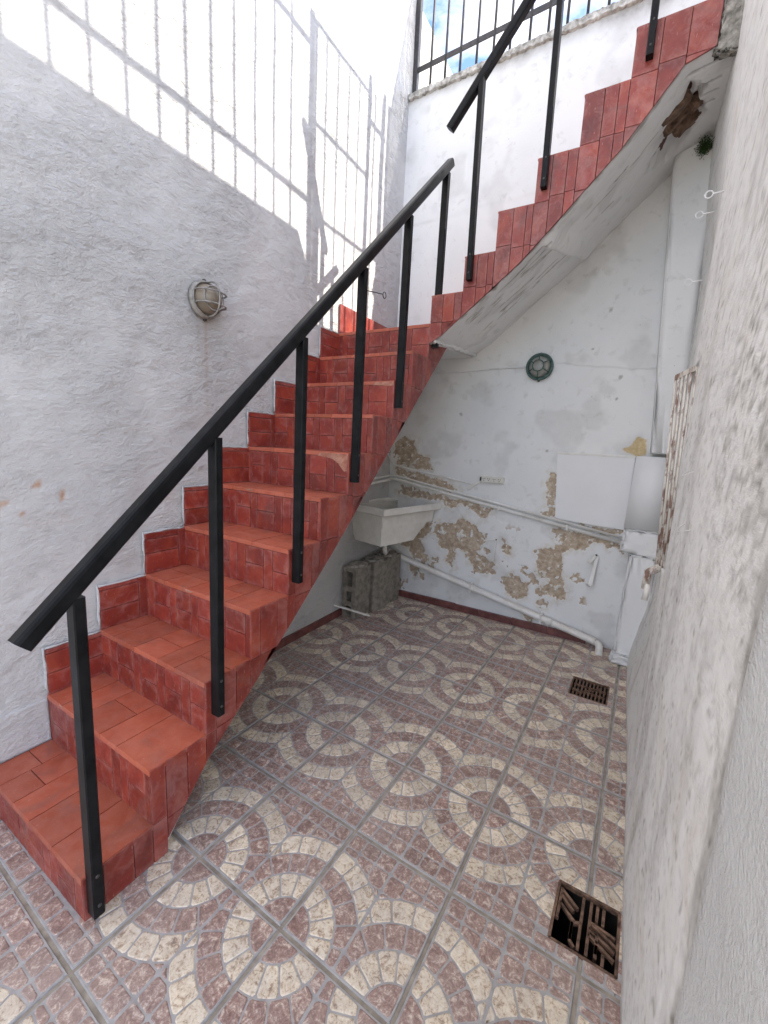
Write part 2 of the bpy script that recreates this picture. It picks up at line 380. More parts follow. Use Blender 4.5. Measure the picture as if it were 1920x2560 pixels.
M['chip'] = m_simple('broken_tile_body', (.30, .11, .075), (.44, .24, .17), 40, .9, 0, .6, .005)
M['grime'] = m_simple('dried_mortar', (.16, .15, .13), (.42, .40, .36), 30, .95, 0, .8, .008)

# ------------------------------------------------------------------ dimensions (metres)
G = 0.19842; W = 0.6906; S = [0] + [k * 0.195 - 0.0532 for k in range(1, 12)]
YS = 10 * G          # face of the upper flight
YB = 2.80            # back wall
XR = 2.00            # right wall
UX = [0.691, 0.884, 1.055, 1.240, 1.431, 1.620]           # riser lines of the upper flight
UZ = [2.250, 2.434, 2.630, 2.836, 3.058, 3.258]           # tread heights of the upper flight
TH = -0.0219; TX, TY, TT = 0.7915, 0.2917, 0.3658
cT, sT = math.cos(TH), math.sin(TH)
def tile2w(u, v): return (TX + cT * u - sT * v, TY + sT * u + cT * v)
def w2tile(x, y): return (cT * (x - TX) + sT * (y - TY), -sT * (x - TX) + cT * (y - TY))

# ------------------------------------------------------------------ floor: tiles with raised stones
DR = [(1.815, 1.985, 0.680, 0.868), (1.700, 1.893, 2.035, 2.250)]     # drain openings
drains = []
for (x0, x1, y0, y1) in DR:
    c = w2tile((x0 + x1) / 2, (y0 + y1) / 2); hx, hy = (x1 - x0) / 2, (y1 - y0) / 2
    drains.append((c[0] - hx, c[0] + hx, c[1] - hy, c[1] + hy))
def rect_minus(rects, h):
    out = []
    for (a, b, c, d) in rects:
        if h[0] >= b or h[1] <= a or h[2] >= d or h[3] <= c: out.append((a, b, c, d)); continue
        if h[0] > a: out.append((a, h[0], c, d))
        if h[1] < b: out.append((h[1], b, c, d))
        m0, m1 = max(a, h[0]), min(b, h[1])
        if h[2] > c: out.append((m0, m1, c, h[2]))
        if h[3] < d: out.append((m0, m1, h[3], d))
    return [r for r in out if r[1] - r[0] > .004 and r[3] - r[2] > .004]
base = [(-1.1, 1.6, -3.6, 2.95), (-9, 9, -14, -3.6), (1.6, 9, -3.6, -.12)]
for h in drains: base = rect_minus(base, h)
mb = MB()
for (a, b, c, d) in base:
    mb.add([tile2w(a, c) + (-.004,), tile2w(b, c) + (-.004,), tile2w(b, d) + (-.004,), tile2w(a, d) + (-.004,)], [(0, 1, 2, 3)])
floor = mb.build('floor', M['grout']); tag(floor, kind='structure')
GR = 0.0045
R0, R1, R2, R3, JW = 0.083, 0.154, 0.219, 0.283, 0.0036
def sector(r0, r1, a0, a1, k=4):
    P = [(r1 * math.cos(a0 + (a1 - a0) * i / k), r1 * math.sin(a0 + (a1 - a0) * i / k)) for i in range(k + 1)]
    if r0 <= 0: return [(0, 0)] + P
    return P + [(r0 * math.cos(a1 + (a0 - a1) * i / k), r0 * math.sin(a1 + (a0 - a1) * i / k)) for i in range(k + 1)]
def half_pattern():
    """pieces for the half tile 0..t/2 x 0..t with the rosette centre at 0,0"""
    hx, t = TT / 2, TT; out = []; q = math.pi / 2
    def keep(P, kind, x1=None):
        P = rectclip(P, GR + .004, (x1 or hx) - JW / 2, GR + .004, t - GR - .004); P = cleanp(P)
        if len(P) >= 3 and abs(area(P)) > 1.2e-4:
            Q = cleanp(inset(P, JW / 2), .0008)
            if len(Q) >= 3 and area(Q) > 6e-5: out.append((kind, rounded(Q, .006)))
    keep(sector(0, R0, 0, q, 8), 'brown')
    for k in range(4): keep(sector(R0, R1, q * k / 4, q * (k + 1) / 4), 'cream')
    for k in range(5): keep(sector(R1, R2, q * k / 5, q * (k + 1) / 5), 'brown')
    for k in range(6): keep(sector(R2, R3, q * k / 6, q * (k + 1) / 6), 'cream')
    s = t / 6
    for i in range(3):
        for j in range(6):
            P = [(i * s, j * s), ((i + 1) * s, j * s), ((i + 1) * s, (j + 1) * s), (i * s, (j + 1) * s)]
            far = max(math.hypot(*p) for p in P)
            if far < R3 + .018: continue
            cx, cy = (i + .5) * s, (j + .5) * s; L = math.hypot(cx, cy)
            if min(math.hypot(*p) for p in P) < R3: P = clip(P, cx / L, cy / L, R3)
            if len(P) >= 3: keep(P, 'brown')
    return out
HALF = half_pattern()
def camdist(x, y): return math.hypot(x - 1.849, y + .434)
near_list = []; far_v = {'cream': MB(), 'brown': MB()}
tiles = []
for i in range(-3, 4):
    for j in range(-3, 8):
        u0, v0 = i * TT, j * TT
        cx, cy = tile2w(u0 + TT / 2, v0 + TT / 2)
        if cx < -.22 or cx > 2.22 or cy > 3.0 or cy < -.75: continue
        rects = [(u0 + GR, u0 + TT - GR, v0 + GR, v0 + TT - GR)]
        # the outer strip along the right wall
        for h in drains: rects = rect_minus(rects, h)
        jz = random.uniform(-.0006, .0006)
        mb = MB()
        for (a, b, c, d) in rects:
            vs, fs = slab([(a, c), (b, c), (b, d), (a, d)], lambda x, y, h: tile2w(x, y) + (h,), -.008, 0.0 + jz, .0022); mb.add(vs, fs)
        tl = mb.build('floor_tile', M['tilebase'], floor)
        flipv = (j % 2 != 0)
        for side in (0, 1):
            for kind, P in HALF:
                Q = [(u0 + (x if side == 0 else TT - x), v0 + ((TT - y) if flipv else y)) for x, y in P]
                if area(Q) < 0: Q.reverse()
                for h in drains:
                    if len(Q) < 3: break
                    xs = [p[0] for p in Q]; ys = [p[1] for p in Q]
                    if max(xs) > h[0] and min(xs) < h[1] and max(ys) > h[2] and min(ys) < h[3]:
                        best = []
                        for c in ((-1, 0, -h[0] + .003), (1, 0, h[1] + .003), (0, -1, -h[2] + .003), (0, 1, h[3] + .003)):
                            C_ = clip(Q, *c)
                            if len(C_) >= 3 and abs(area(C_)) > (abs(area(best)) if best else 0): best = C_
                        Q = cleanp(best) if best else []
                if len(Q) < 3 or abs(area(Q)) < 6e-5: continue
                mx = sum(p[0] for p in Q) / len(Q); my = sum(p[1] for p in Q) / len(Q); wx, wy = tile2w(mx, my)
                if wx < -.02 or wx > 2.04 or wy > 2.84: continue
                if wx < W and 0 < wy < .2 : continue
                hh = .0016 + random.uniform(-.0003, .0005)
                vs, fs = slab(Q, lambda x, y, h: tile2w(x, y) + (h,), -.001, hh + jz, .0034)
                d = camdist(wx, wy)
                vis = not (wx < W + .02 and wy > -.02 and wy < 1.6) and wy > -.25 and not (wy < .05 and wx > 1.75)
                near_list.append((d if vis else 99, kind, vs, fs, tl))
near_list.sort(key=lambda a: a[0])
cnt = 0
for d, kind, vs, fs, tl in near_list:
    if cnt < 300 and d < 90:
        MB().add(vs, fs).build('paving_stone', M[kind], tl); cnt += 1
    else: far_v[kind].add(vs, fs)
o = far_v['cream'].build('cream_paving_stones', M['cream'], floor); tag(o, kind='stuff')
o = far_v['brown'].build('brown_paving_stones', M['brown'], floor); tag(o, kind='stuff')

# ------------------------------------------------------------------ left boundary wall
def ax(a, b, s): return np.linspace(a, b, max(2, int(round((b - a) / s)) + 1))
ys = np.concatenate([ax(-3.2, -.3, .3)[:-1], ax(-.3, 2.9, .014), ax(2.9, 5.5, .06)[1:]]); zs = np.concatenate([ax(-.05, 4.2, .014), ax(4.2, 4.70, .05)[1:]])
Yg, Zg = np.meshgrid(ys, zs, indexing='ij')
dl = (fbm(Yg * 2.2, Zg * 2.6, 3) - .5) * .012 + (fbm(Yg * 14 + Zg * 9, Zg * 18 - Yg * 8, 3) - .5) * .0045
chip = np.zeros_like(Yg)
for (y0, z0, a, b) in [(.226, 1.155, .014, .010), (.115, 1.09, .020, .022), (.10, 1.05, .008, .010), (.20, 1.145, .008, .005), (.17, 1.05, .006, .012), (.30, 1.11, .006, .016), (.16, 1.16, .007, .003)]:
    r = np.hypot((Yg - y0) / a, (Zg - z0) / b) + (fbm(Yg * 60, Zg * 60, 3) - .5) * 1.8; chip = np.maximum(chip, sstep(1.1, .8, r))
stain = .75 * np.exp(-((Yg - .944) / .007) ** 2) * sstep(1.30, 1.9, Zg) * (Zg < 1.92) * (.5 + fbm(Yg * 80, Zg * 12, 3) * .7)
stain += .22 * np.exp(-((Yg - .93) / .045) ** 2) * sstep(1.45, 1.88, Zg) * (Zg < 1.93)
stain += .30 * sstep(1.0, .2, np.hypot((Yg - .27) / .16, (Zg - 1.02) / .035)) * fbm(Yg * 20, Zg * 30, 3) * 1.5
dl = dl - chip * .004
me = gridmesh('boundary_wall', ys, zs, lambda U, V: (dl - .004, U, V), dict(chip=chip, stain=np.clip(stain, 0, 1)))
lw = empty('boundary_wall', (0, 1.0, 0)); tag(lw, 'tall rough white plastered wall beside the red stairs, sunlit above', 'wall')
def kid(name, me, mat, par):
    o = link(name, me, mat); o.parent = par; o.matrix_parent_inverse = Matrix.Translation(-Vector(par['_loc'])); return o
kid('plaster_face', me, M['left'], lw)
MB().box((-.25, -3.2, -.05), (-.014, 5.5, 4.695)).build('masonry', M['left'], lw)
MB().box((-.02, -.9, .148), (.006, .196, .322), .006).build('plaster_patch', M['left'], lw)

# ------------------------------------------------------------------ back wall with peeling paint
PA = [[(0.04,1.38),(0.12,1.44),(0.24,1.40),(0.21,1.37),(0.27,1.30),(0.31,1.26),(0.36,1.26),(0.41,1.16),(0.30,1.16),(0.17,1.17),(0.06,1.19),(0.01,1.28)],
  [(0.06,1.16),(0.30,1.13),(0.53,1.07),(0.67,1.02),(0.59,1.00),(0.42,1.03),(0.25,1.06),(0.07,1.10)],
  [(0.12,1.01),(0.31,0.98),(0.51,0.96),(0.53,0.93),(0.39,0.90),(0.10,0.93)],
  [(0.54,0.95),(0.69,0.94),(0.95,0.90),(0.90,0.82),(0.84,0.82),(0.77,0.87),(0.67,0.91),(0.63,0.86),(0.53,0.88)],
  [(0.62,0.73),(0.69,0.80),(0.76,0.77),(0.82,0.73),(0.87,0.70),(0.90,0.66),(0.90,0.58),(0.86,0.53),(0.94,0.48),(1.01,0.45),(0.97,0.41),(0.92,0.37),(0.83,0.39),(0.79,0.45),(0.77,0.50),(0.68,0.54),(0.67,0.43),(0.64,0.35),(0.59,0.42),(0.60,0.50),(0.52,0.53),(0.50,0.59),(0.45,0.63),(0.47,0.71)],
  [(0.29,0.58),(0.39,0.70),(0.44,0.73),(0.43,0.64),(0.34,0.54),(0.38,0.48),(0.37,0.36),(0.26,0.37),(0.23,0.46),(0.11,0.47),(0.15,0.52)],
  [(0.42,0.39),(0.51,0.42),(0.53,0.37),(0.43,0.35)], [(0.25,0.32),(0.32,0.32),(0.34,0.24),(0.31,0.21),(0.25,0.26)],
  [(1.04,0.67),(1.12,0.62),(1.11,0.56),(1.06,0.57)], [(1.07,0.36),(1.14,0.40),(1.21,0.36),(1.28,0.32),(1.28,0.25),(1.20,0.21),(1.12,0.25)],
  [(1.34,1.21),(1.38,1.21),(1.40,1.06),(1.40,0.91),(1.37,0.90),(1.34,0.98),(1.33,1.14)], [(1.28,0.92),(1.34,0.93),(1.40,0.91),(1.36,0.88)],
  [(1.40,0.81),(1.55,0.81),(1.73,0.79),(1.85,0.77),(1.89,0.73),(1.87,0.71),(1.78,0.73),(1.72,0.75),(1.66,0.72),(1.60,0.67),(1.52,0.66),(1.49,0.61),(1.50,0.54),(1.51,0.45),(1.54,0.35),(1.54,0.30),(1.49,0.29),(1.45,0.31),(1.41,0.29),(1.35,0.33),(1.42,0.42),(1.35,0.43),(1.32,0.54),(1.32,0.63),(1.43,0.66),(1.44,0.74)],
  [(1.34,0.21),(1.38,0.26),(1.44,0.23),(1.43,0.20)], [(1.55,0.86),(1.84,0.87),(1.84,0.83),(1.72,0.82)], [(1.25,0.11),(1.35,0.11),(1.33,0.05),(1.28,0.06)], [(1.39,0.05),(1.48,0.04),(1.46,0.01)]]
PO = [[(1.80,1.39),(1.85,1.50),(1.90,1.47),(1.90,1.38),(1.82,1.38)]]
xs = ax(-.02, 2.12, .0062); zs = np.concatenate([ax(-.02, 2.2, .0062), ax(2.2, 4.03, .02)[1:]])
Xg, Zg = np.meshgrid(xs, zs, indexing='ij')
nz = fbm(Xg * 22, Zg * 22, 4) - .5; nz2 = fbm(Xg * 60 + 5, Zg * 60, 3) - .5
peel = np.zeros_like(Xg)
for P in PA:
    m = (Xg > min(p[0] for p in P) - .1) & (Xg < max(p[0] for p in P) + .1) & (Zg > min(p[1] for p in P) - .1) & (Zg < max(p[1] for p in P) + .1)
    sdv = polysd(Xg[m], Zg[m], P); peel[m] = np.maximum(peel[m], sstep(-.004, .004, sdv + nz[m] * .055 + nz2[m] * .03 - .002))
flake = sstep(.60, .64, fbm(Xg * 13 + 40, Zg * 13, 4)) * sstep(.95, .6, Zg) * sstep(1.9, 1.5, Xg); peel = np.maximum(peel, flake * .9 * (fbm(Xg * 2 + 3, Zg * 2, 2) > .5))
flk = fbm(Xg * 34 + 3, Zg * 34, 4); peel = peel * sstep(.30, .34, flk)
halo = np.zeros_like(Xg)
for P in PA: halo = np.maximum(halo, sstep(-.05, .0, polysd(Xg, Zg, P) + nz * .10))
ochre = np.zeros_like(Xg)
for P in PO: ochre = np.maximum(ochre, sstep(-.008, .008, polysd(Xg, Zg, P) + nz * .08))
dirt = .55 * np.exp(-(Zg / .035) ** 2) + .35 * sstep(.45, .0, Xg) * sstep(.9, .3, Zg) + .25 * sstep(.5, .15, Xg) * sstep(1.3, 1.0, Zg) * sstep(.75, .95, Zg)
dirt += .5 * np.exp(-((Zg - 4.0) / .045) ** 2) * (Zg > 2.2) + .22 * sstep(3.75, 4.0, Zg) * fbm(Xg * 10, Zg * 2, 3)
dirt += .30 * np.exp(-((Zg - (3.10 + .01 * Xg + .012 * (fbm(Xg * 6, Zg * 0, 3) - .5))) / .008) ** 2)
ck = .35 * np.exp(-((Zg - 1.955 - .03 * np.sin(Xg * 5 + 2) - .03 * (fbm(Xg * 9, Xg * 0, 3) - .5)) / .005) ** 2) * (Xg > 1.3) * (Xg < 1.93); dirt += ck
dirt = dirt + .25 * sstep(.56, .72, fbm(Xg * 5 + 9, Zg * 5, 4))
for (x0, z0, rr) in [(1.71, 1.87, .014), (1.70, 1.73, .013), (1.52, 2.06, .010), (1.55, 1.75, .007), (1.30, 1.37, .012), (.62, 1.62, .016), (1.02, 1.75, .009), (1.60, 2.3, .010)]:
    dirt = np.maximum(dirt, .9 * sstep(1.1, .6, np.hypot(Xg - x0, Zg - z0) / rr + nz2 * 1.5))
disp = (fbm(Xg * 3, Zg * 3, 3) - .5) * .008 - peel * .0065 + (peel > .5) * nz * .006
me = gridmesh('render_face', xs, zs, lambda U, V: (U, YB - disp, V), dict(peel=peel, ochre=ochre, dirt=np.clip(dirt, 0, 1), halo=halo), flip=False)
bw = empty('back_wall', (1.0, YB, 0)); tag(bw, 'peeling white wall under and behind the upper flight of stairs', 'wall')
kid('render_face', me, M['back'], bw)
MB().box((-.013, YB + .012, -.05), (2.35, YB + .15, 4.028)).build('masonry', M['back'], bw)
# coping: a rough sagging strip
def roughstrip(name, x0, x1, yf, z0, z1, mat, par, n=150, amp=.006):
    rows = []
    for k in range(n + 1):
        x = x0 + (x1 - x0) * k / n; rise = .05 * (x - x0) / (x1 - x0)
        a = random.uniform(-1, 1) * amp; b = random.uniform(-1, 1) * amp; c = random.uniform(-1, 1) * amp * .6
        rows.append([(x, yf + .02, z0 + rise + a), (x, yf - .022 + b * .6, z0 + rise + .008 + a), (x, yf - .026 + c, z1 + rise - .012 + b), (x, yf - .008, z1 + rise + c), (x, yf + .17, z1 + rise + c), (x, yf + .17, z0 + rise)])
    vs = [v for r in rows for v in r]; fs = []
    for k in range(n):
        for i in range(6): fs.append((k * 6 + i, k * 6 + (i + 1) % 6, (k + 1) * 6 + (i + 1) % 6, (k + 1) * 6 + i))
    fs += [tuple(range(6)), tuple(n * 6 + i for i in range(6))]
    return MB().add(vs, fs).build(name, mat, par)
roughstrip('coping', .004, 2.2, YB, 3.982, 4.034, M['coping'], bw)
# maroon skirting pieces
x = .16
while x < 1.70:
    L = random.choice((.27, .20, .28)); x1 = min(x + L, 1.73)
    MB().box((x, YB - .022, .001), (x1 - .003, YB + .002, .056 + random.uniform(-.003, .003)), .002).build('skirting_tile', M['maroon'], bw); x = x1
y = .9
while y < 2.78:
    MB().box((-.005, y, .001), (.014, min(y + .24, 2.775) - .003, .055), .002).build('skirting_tile', M['maroon'], lw); y += .24

# ------------------------------------------------------------------ right wall
def right_x(Y, Z):
    b = .052 * sstep(1.45, 2.3, Y) * sstep(.05, .6, Z) * (1 - sstep(2.2, 3.15, Z))
    n_ = (fbm(Y * 3 + 7, Z * 3, 3) - .5) * .005 + (fbm(Y * 16, Z * 22, 3) - .5) * .005
    niche = .05 * ((Y > 1.405) & (Y < 1.90) & (Z > .93) & (Z < 1.70))
    return XR - .012 * sstep(.5, .0, Z) * sstep(1.6, 2.4, Y) + np.maximum(b, niche) + n_ - .006 * sstep(.25, .0, Z)
ys = np.concatenate([ax(-.1, .6, .01)[:-1], ax(.6, 2.86, .0125)]); zs = np.concatenate([ax(-.02, 3.24, .0125)])
Yg, Zg = np.meshgrid(ys, zs, indexing='ij'); Xr = right_x(Yg, Zg)
dirt = .35 * np.exp(-(Zg / .025) ** 2) + .25 * sstep(.55, .75, fbm(Yg * 9, Zg * 2.0, 4)) + .45 * sstep(.72, .78, fbm(Yg * 34, Zg * 50, 4)) * sstep(.0, .3, Zg)
dirt += .55 * sstep(.05, .0, np.abs(Yg - .20) + (fbm(Yg * 40, Zg * 14, 3) - .5) * .09)
dirt += .55 * sstep(.46, .66, fbm(Yg * 50, Zg * 70, 5)) * sstep(.16, .26, Yg) * sstep(.85, .50, Yg) * sstep(1.0, 1.5, Zg + .3 * (fbm(Yg * 5, Zg * 3, 2) - .5)) * sstep(2.5, 2.0, Zg)
dirt += .20 * sstep(.54, .70, fbm(Yg * 44 + 8, Zg * 80, 5)) * sstep(2.0, 1.2, Yg)
rw = empty('side_wall', (XR, 1.0, 0)); tag(rw, 'weathered dirty white wall along the right edge of the courtyard', 'wall')
kid('plaster_face', gridmesh('plaster_face', ys, zs, lambda U, V: (Xr, U, V), dict(dirt=np.clip(dirt, 0, 1)), flip=True), M['right'], rw)
MB().box((XR + .075, .172, -.05), (XR + .30, 2.95, 3.235)).build('masonry', M['right'], rw)
MB().box((XR + .006, .172, 3.235), (XR + .16, 1.93, 4.008), .006).build('parapet', M['right'], rw)
MB().add([(XR + .006, 1.93, 3.235), (XR + .16, 1.93, 3.235), (XR + .16, 1.93, 4.0), (XR + .006, 1.93, 4.0), (XR + .006, 2.02, 3.235), (XR + .16, 2.02, 3.235), (XR + .16, 2.02, 3.83), (XR + .006, 2.02, 3.83)],
         [(0, 1, 2, 3), (4, 7, 6, 5), (3, 2, 6, 7), (0, 3, 7, 4), (1, 5, 6, 2)]).build('parapet_end', M['right'], rw)
# smooth grey rendered lower wall nearest the camera, with a ragged end
gw = empty('shortened_wall', (XR + .05, -.1, 0)); tag(gw, 'smooth grey rendered wall end at the bottom right, nearest the viewer', 'wall')
GT = 2.40; GY = -.36  # out-of-view height and length cut short so bounced sun brightens the yard
zs = ax(-.02, GT, .007); vs = []; fs = []; er = fbm(zs * 9, zs * 0 + 3, 5) - .5; er2 = fbm(zs * 40, zs * 0 + 8, 3) - .5
for k, z in enumerate(zs):
    e = .160 + .045 * er[k] + .012 * er2[k]
    vs += [(XR - .010, GY, z), (XR - .010, e - .03, z), (XR - .012 + .003 * er2[k], e - .012, z), (XR - .007, e - .003, z), (XR + .02, e + .010, z)]
    if k:
        for i in range(4): fs.append(((k - 1) * 5 + i, (k - 1) * 5 + i + 1, k * 5 + i + 1, k * 5 + i))
o = MB().add(vs, fs, True).build('grey_render', M['grey'], gw)
MB().box((XR - .004, GY, -.05), (XR + .30, .150, GT), .004).build('masonry', M['grey'], gw)
# corner pier
pr = empty('corner_pier', (1.93, 2.7, 0)); tag(pr, 'white boxed-in pier standing in the back right corner', 'pier')
def lump(poly, d0, d1, to3, name, mat, par, sub=3, amp=.006, bev=.008):
    bm = bmesh.new(); a = [bm.verts.new(to3(p[0], p[1], d0)) for p in poly]; b = [bm.verts.new(to3(p[0], p[1], d1)) for p in poly]; n = len(poly)
    bm.faces.new(a); bm.faces.new(b[::-1])
    for i in range(n): bm.faces.new((a[i], b[i], b[(i + 1) % n], a[(i + 1) % n]))
    bmesh.ops.recalc_face_normals(bm, faces=bm.faces[:]); bmesh.ops.bevel(bm, geom=bm.edges[:], offset=bev, segments=2, affect='EDGES')
    if sub: bmesh.ops.triangulate(bm, faces=bm.faces[:]); bmesh.ops.subdivide_edges(bm, edges=bm.edges[:], cuts=sub, use_grid_fill=True)
    for v in bm.verts: v.co += Vector([random.uniform(-amp, amp) for _ in range(3)])
    mb = MB(); mb.bm(bm, True); return mb.build(name, mat, par)
xz = lambda a, b, d: (a, d, b)
lump([(1.935, 1.385), (2.06, 1.385), (2.06, 3.14), (1.832, 3.14), (1.832, 3.00)], 2.64, 2.81, xz, 'duct', M['back'], pr, 4, .0016, .006)
lump([(1.850, .905), (2.06, .905), (2.06, 1.365), (1.862, 1.365)], 2.63, 2.81, xz, 'box_casing', M['board'], pr, 0, 0, .004)
lump([(1.846, .745), (2.06, .725), (2.06, .90), (1.856, .90)], 2.622, 2.81, xz, 'rough_lintel', M['back'], pr, 5, .004, .012)
lump([(1.895, .0), (2.06, .0), (2.06, .74), (1.905, .74)], 2.60, 2.81, xz, 'rough_pier', M['back'], pr, 5, .004, .012)
lump([(1.875, .0), (2.04, .0), (2.04, .075), (1.885, .085)], 2.575, 2.66, xz, 'plinth', M['back'], pr, 4, .005, .014)

# ------------------------------------------------------------------ terrace behind the right wall, house wall behind the camera
MB().box((XR + .305, .172, 3.0), (7.0, 5.5, 3.23)).build('roof_terrace', M['grout'])
tag(bpy.data.objects['roof_terrace'], kind='structure')

# ------------------------------------------------------------------ staircase
st = empty('staircase', (.35, 0, 0)); tag(st, 'steep red tiled staircase turning right along the back wall', 'stairs')
IN = .007
prof = [(0 + IN, 0)]
for k in range(1, 12):
    prof += [((k - 1) * G + IN, S[k] - IN)]
    if k < 11: prof += [(k * G + IN, S[k] - IN)]
prof += [(YB - .002, S[11] - IN), (YB - .002, 2.065), (2.30, 2.03), (2.20, 1.955)]
SOF = [(.208, 0.0), (.394, .225), (.751, .537), (1.144, .900), (1.682, 1.434), (2.20, 1.945)]
prof += [p for p in SOF[::-1]][1:]
MB().prism(prof, lambda a, b, d: (d, a, b), .002, W - IN).build('concrete_core', M['groove'], st)
# upper flight core
def zf(x): return float(np.interp(x, [.60, .757, 1.197, 1.393, 1.628, 1.839, 2.05], [1.93, 2.008, 2.352, 2.546, 2.785, 3.06, 3.09]))
def zb(x): return float(np.interp(x, [.60, .69, .80, .906, 1.10, 1.368, 1.826, 2.05], [2.03, 2.065, 2.125, 2.215, 2.385, 2.605, 3.039, 3.12]))
prof = []
for i in range(6):
    x0 = UX[i]; x1 = UX[i + 1] if i < 5 else 2.07
    prof += [(x0 + IN, UZ[i] - IN), (x1 + (IN if i < 5 else 0), UZ[i] - IN)]
prof += [(2.07, 3.14), (1.839, 3.12)] + [(x, max(zf(x) + .05, zb(x) + .025)) for x in (1.628, 1.393, 1.197, 1.03, .90, .80)] + [(W + IN, 2.10)]
MB().prism(prof, lambda a, b, d: (a, d, b), YS + IN, YB - .002).build('concrete_core', M['groove'], st)

BL = .0015
def piece(name, P, to3, mat, th=.0078, bev=.0010, proud=0.0):
    P = cleanp(P)
    if len(P) < 3 or abs(area(P)) < 1.0e-4: return
    Q = cleanp(inset(P, BL / 2), .0006)
    if len(Q) < 3 or area(Q) < 5e-5: return
    j = random.uniform(-.0006, .0006) + proud
    vs, fs = slab(Q, to3, -.001, th + j, bev); n = len(Q)
    o = MB().add(vs, fs).build(name, mat, st); puv(o, Q)
def puv(o, Q):
    n = len(Q); xs_ = [q[0] for q in Q]; ys_ = [q[1] for q in Q]; x0, y0 = min(xs_), min(ys_); dx, dy = max(xs_) - x0 + 1e-6, max(ys_) - y0 + 1e-6
    if n != 4 or min(dx, dy) < .02: return
    me = o.data; bm = bmesh.new(); bm.from_mesh(me); bm.verts.ensure_lookup_table(); bm.faces.ensure_lookup_table()
    top = [f for f in bm.faces if all(v.index >= 2 * n for v in f.verts)]
    lay = bm.verts.layers.float.new('core')
    bmesh.ops.inset_region(bm, faces=top, thickness=min(dx, dy) * .28, depth=0)
    for f in top:
        for v in f.verts: v[lay] = 1.0
    bm.to_mesh(me); bm.free()
def modules(L, H, seed):
    """running bond of paired bars and single upright bars on a panel L x H"""
    rd = random.Random(seed); x = -rd.uniform(0, .10); out = []; k = rd.randint(0, 1)
    while x < L:
        if k % 2 == 0:
            w_ = rd.uniform(.098, .125); h = H * rd.uniform(.44, .56)
            out += [(x, x + w_, 0, h), (x, x + w_, h, H)]
        else:
            w_ = rd.uniform(.042, .056); out += [(x, x + w_, 0, H)]
            if rd.random() < .3: out += [(x + w_, x + 2 * w_, 0, H)]; w_ *= 2
        x += w_; k += 1
    res = []
    for a, b, c, d in out:
        a = max(a, 0); b = min(b, L)
        if b - a > .016: res.append([a, b, c, d])
        elif b > a and res: pass
    return res
ED = .020      # visible edge of the tread tiles
for k in range(1, 12):
    y0 = (k - 1) * G; zt = S[k]; zb_ = S[k - 1]
    # riser
    H = zt - zb_ - ED
    for a, b, c, d in modules(W, H, 100 + k):
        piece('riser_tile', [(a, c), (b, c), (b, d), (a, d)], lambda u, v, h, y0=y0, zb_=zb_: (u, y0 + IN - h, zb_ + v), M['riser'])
    # tread tiles (thick: their front edge shows above the riser)
    rd = random.Random(300 + k); x = 0.0; cuts = [0.0]
    yb = (k * G + IN - .001) if k < 11 else YB - .003
    while cuts[-1] < W - .09: cuts.append(cuts[-1] + rd.choice((.105, .155, .205, .12)))
    cuts[-1] = W
    if cuts[-1] - cuts[-2] < .03: cuts.pop(-2)
    for a, b in zip(cuts[:-1], cuts[1:]):
        D = yb - y0; split = rd.random() < .6 and (b - a) > .11
        segs = [(0, D)] if not split else [(0, D * rd.uniform(.40, .62))]
        if split: segs.append((segs[0][1], D))
        if k == 11: segs = [(0, .2), (.2, .4), (.4, .6), (.6, D)]
        for c, d in segs:
            P = cleanp([(a, y0 - .003 + c + (.003 if c else 0)), (b, y0 - .003 + c + (.003 if c else 0)), (b, y0 + d), (a, y0 + d)])
            Q = inset(P, BL / 2 * .7); vs, fs = slab(Q, lambda u, v, h: (u, v, h), zt - ED + .001, zt + random.uniform(-.0004, .0004), .0012)
            MB().add(vs, fs).build('tread_tile', M['tread'], st)
# side of the lower flight: upright strips clipped by the soffit line
def sofline(P):
    for (ya, za), (yb, zb2) in zip(SOF[:-1], SOF[1:]):
        pass
    return P
def clip_sof(P, line):
    # piecewise linear lower boundary: keep above the chord that spans the piece
    xs_ = [p[0] for p in P]; x0, x1 = min(xs_), max(xs_)
    l0, l1 = line(x0), line(x1); dx = x1 - x0
    if dx < 1e-5: return []
    m = (l1 - l0) / dx; n = math.hypot(m, 1)
    return clip(P, -m / n, 1 / n, (l0 - m * x0) / n)
lsof = lambda y: float(np.interp(y, [p[0] for p in SOF] + [2.27], [p[1] for p in SOF] + [2.015])) if y > .208 else -1.0
for k in range(1, 12):
    y0 = (k - 1) * G; y1 = k * G if k < 11 else 2.27; rd = random.Random(500 + k)
    offs = [0, rd.uniform(.038, .06), rd.uniform(.12, .15), y1 - y0] if k < 11 else [0, .05, .16, y1 - y0]
    for a, b in zip(offs[:-1], offs[1:]):
        z1 = S[k] - .002; zz = z1; first = True
        while zz > -.05:
            hh = rd.choice((.20, .195, .21)); zl = zz - hh
            P = [(y0 + a, max(zl, 0.001)), (y0 + b, max(zl, 0.001)), (y0 + b, zz), (y0 + a, zz)]
            if k == 1:
                pass
            if y0 + b > .208 and y0 + a < .208 and k > 1: pass
            P = clip_sof(P, lsof) if k > 1 else P
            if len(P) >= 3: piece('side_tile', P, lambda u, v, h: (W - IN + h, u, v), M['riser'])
            zz = zl
            if zz < lsof(y0 + a): break
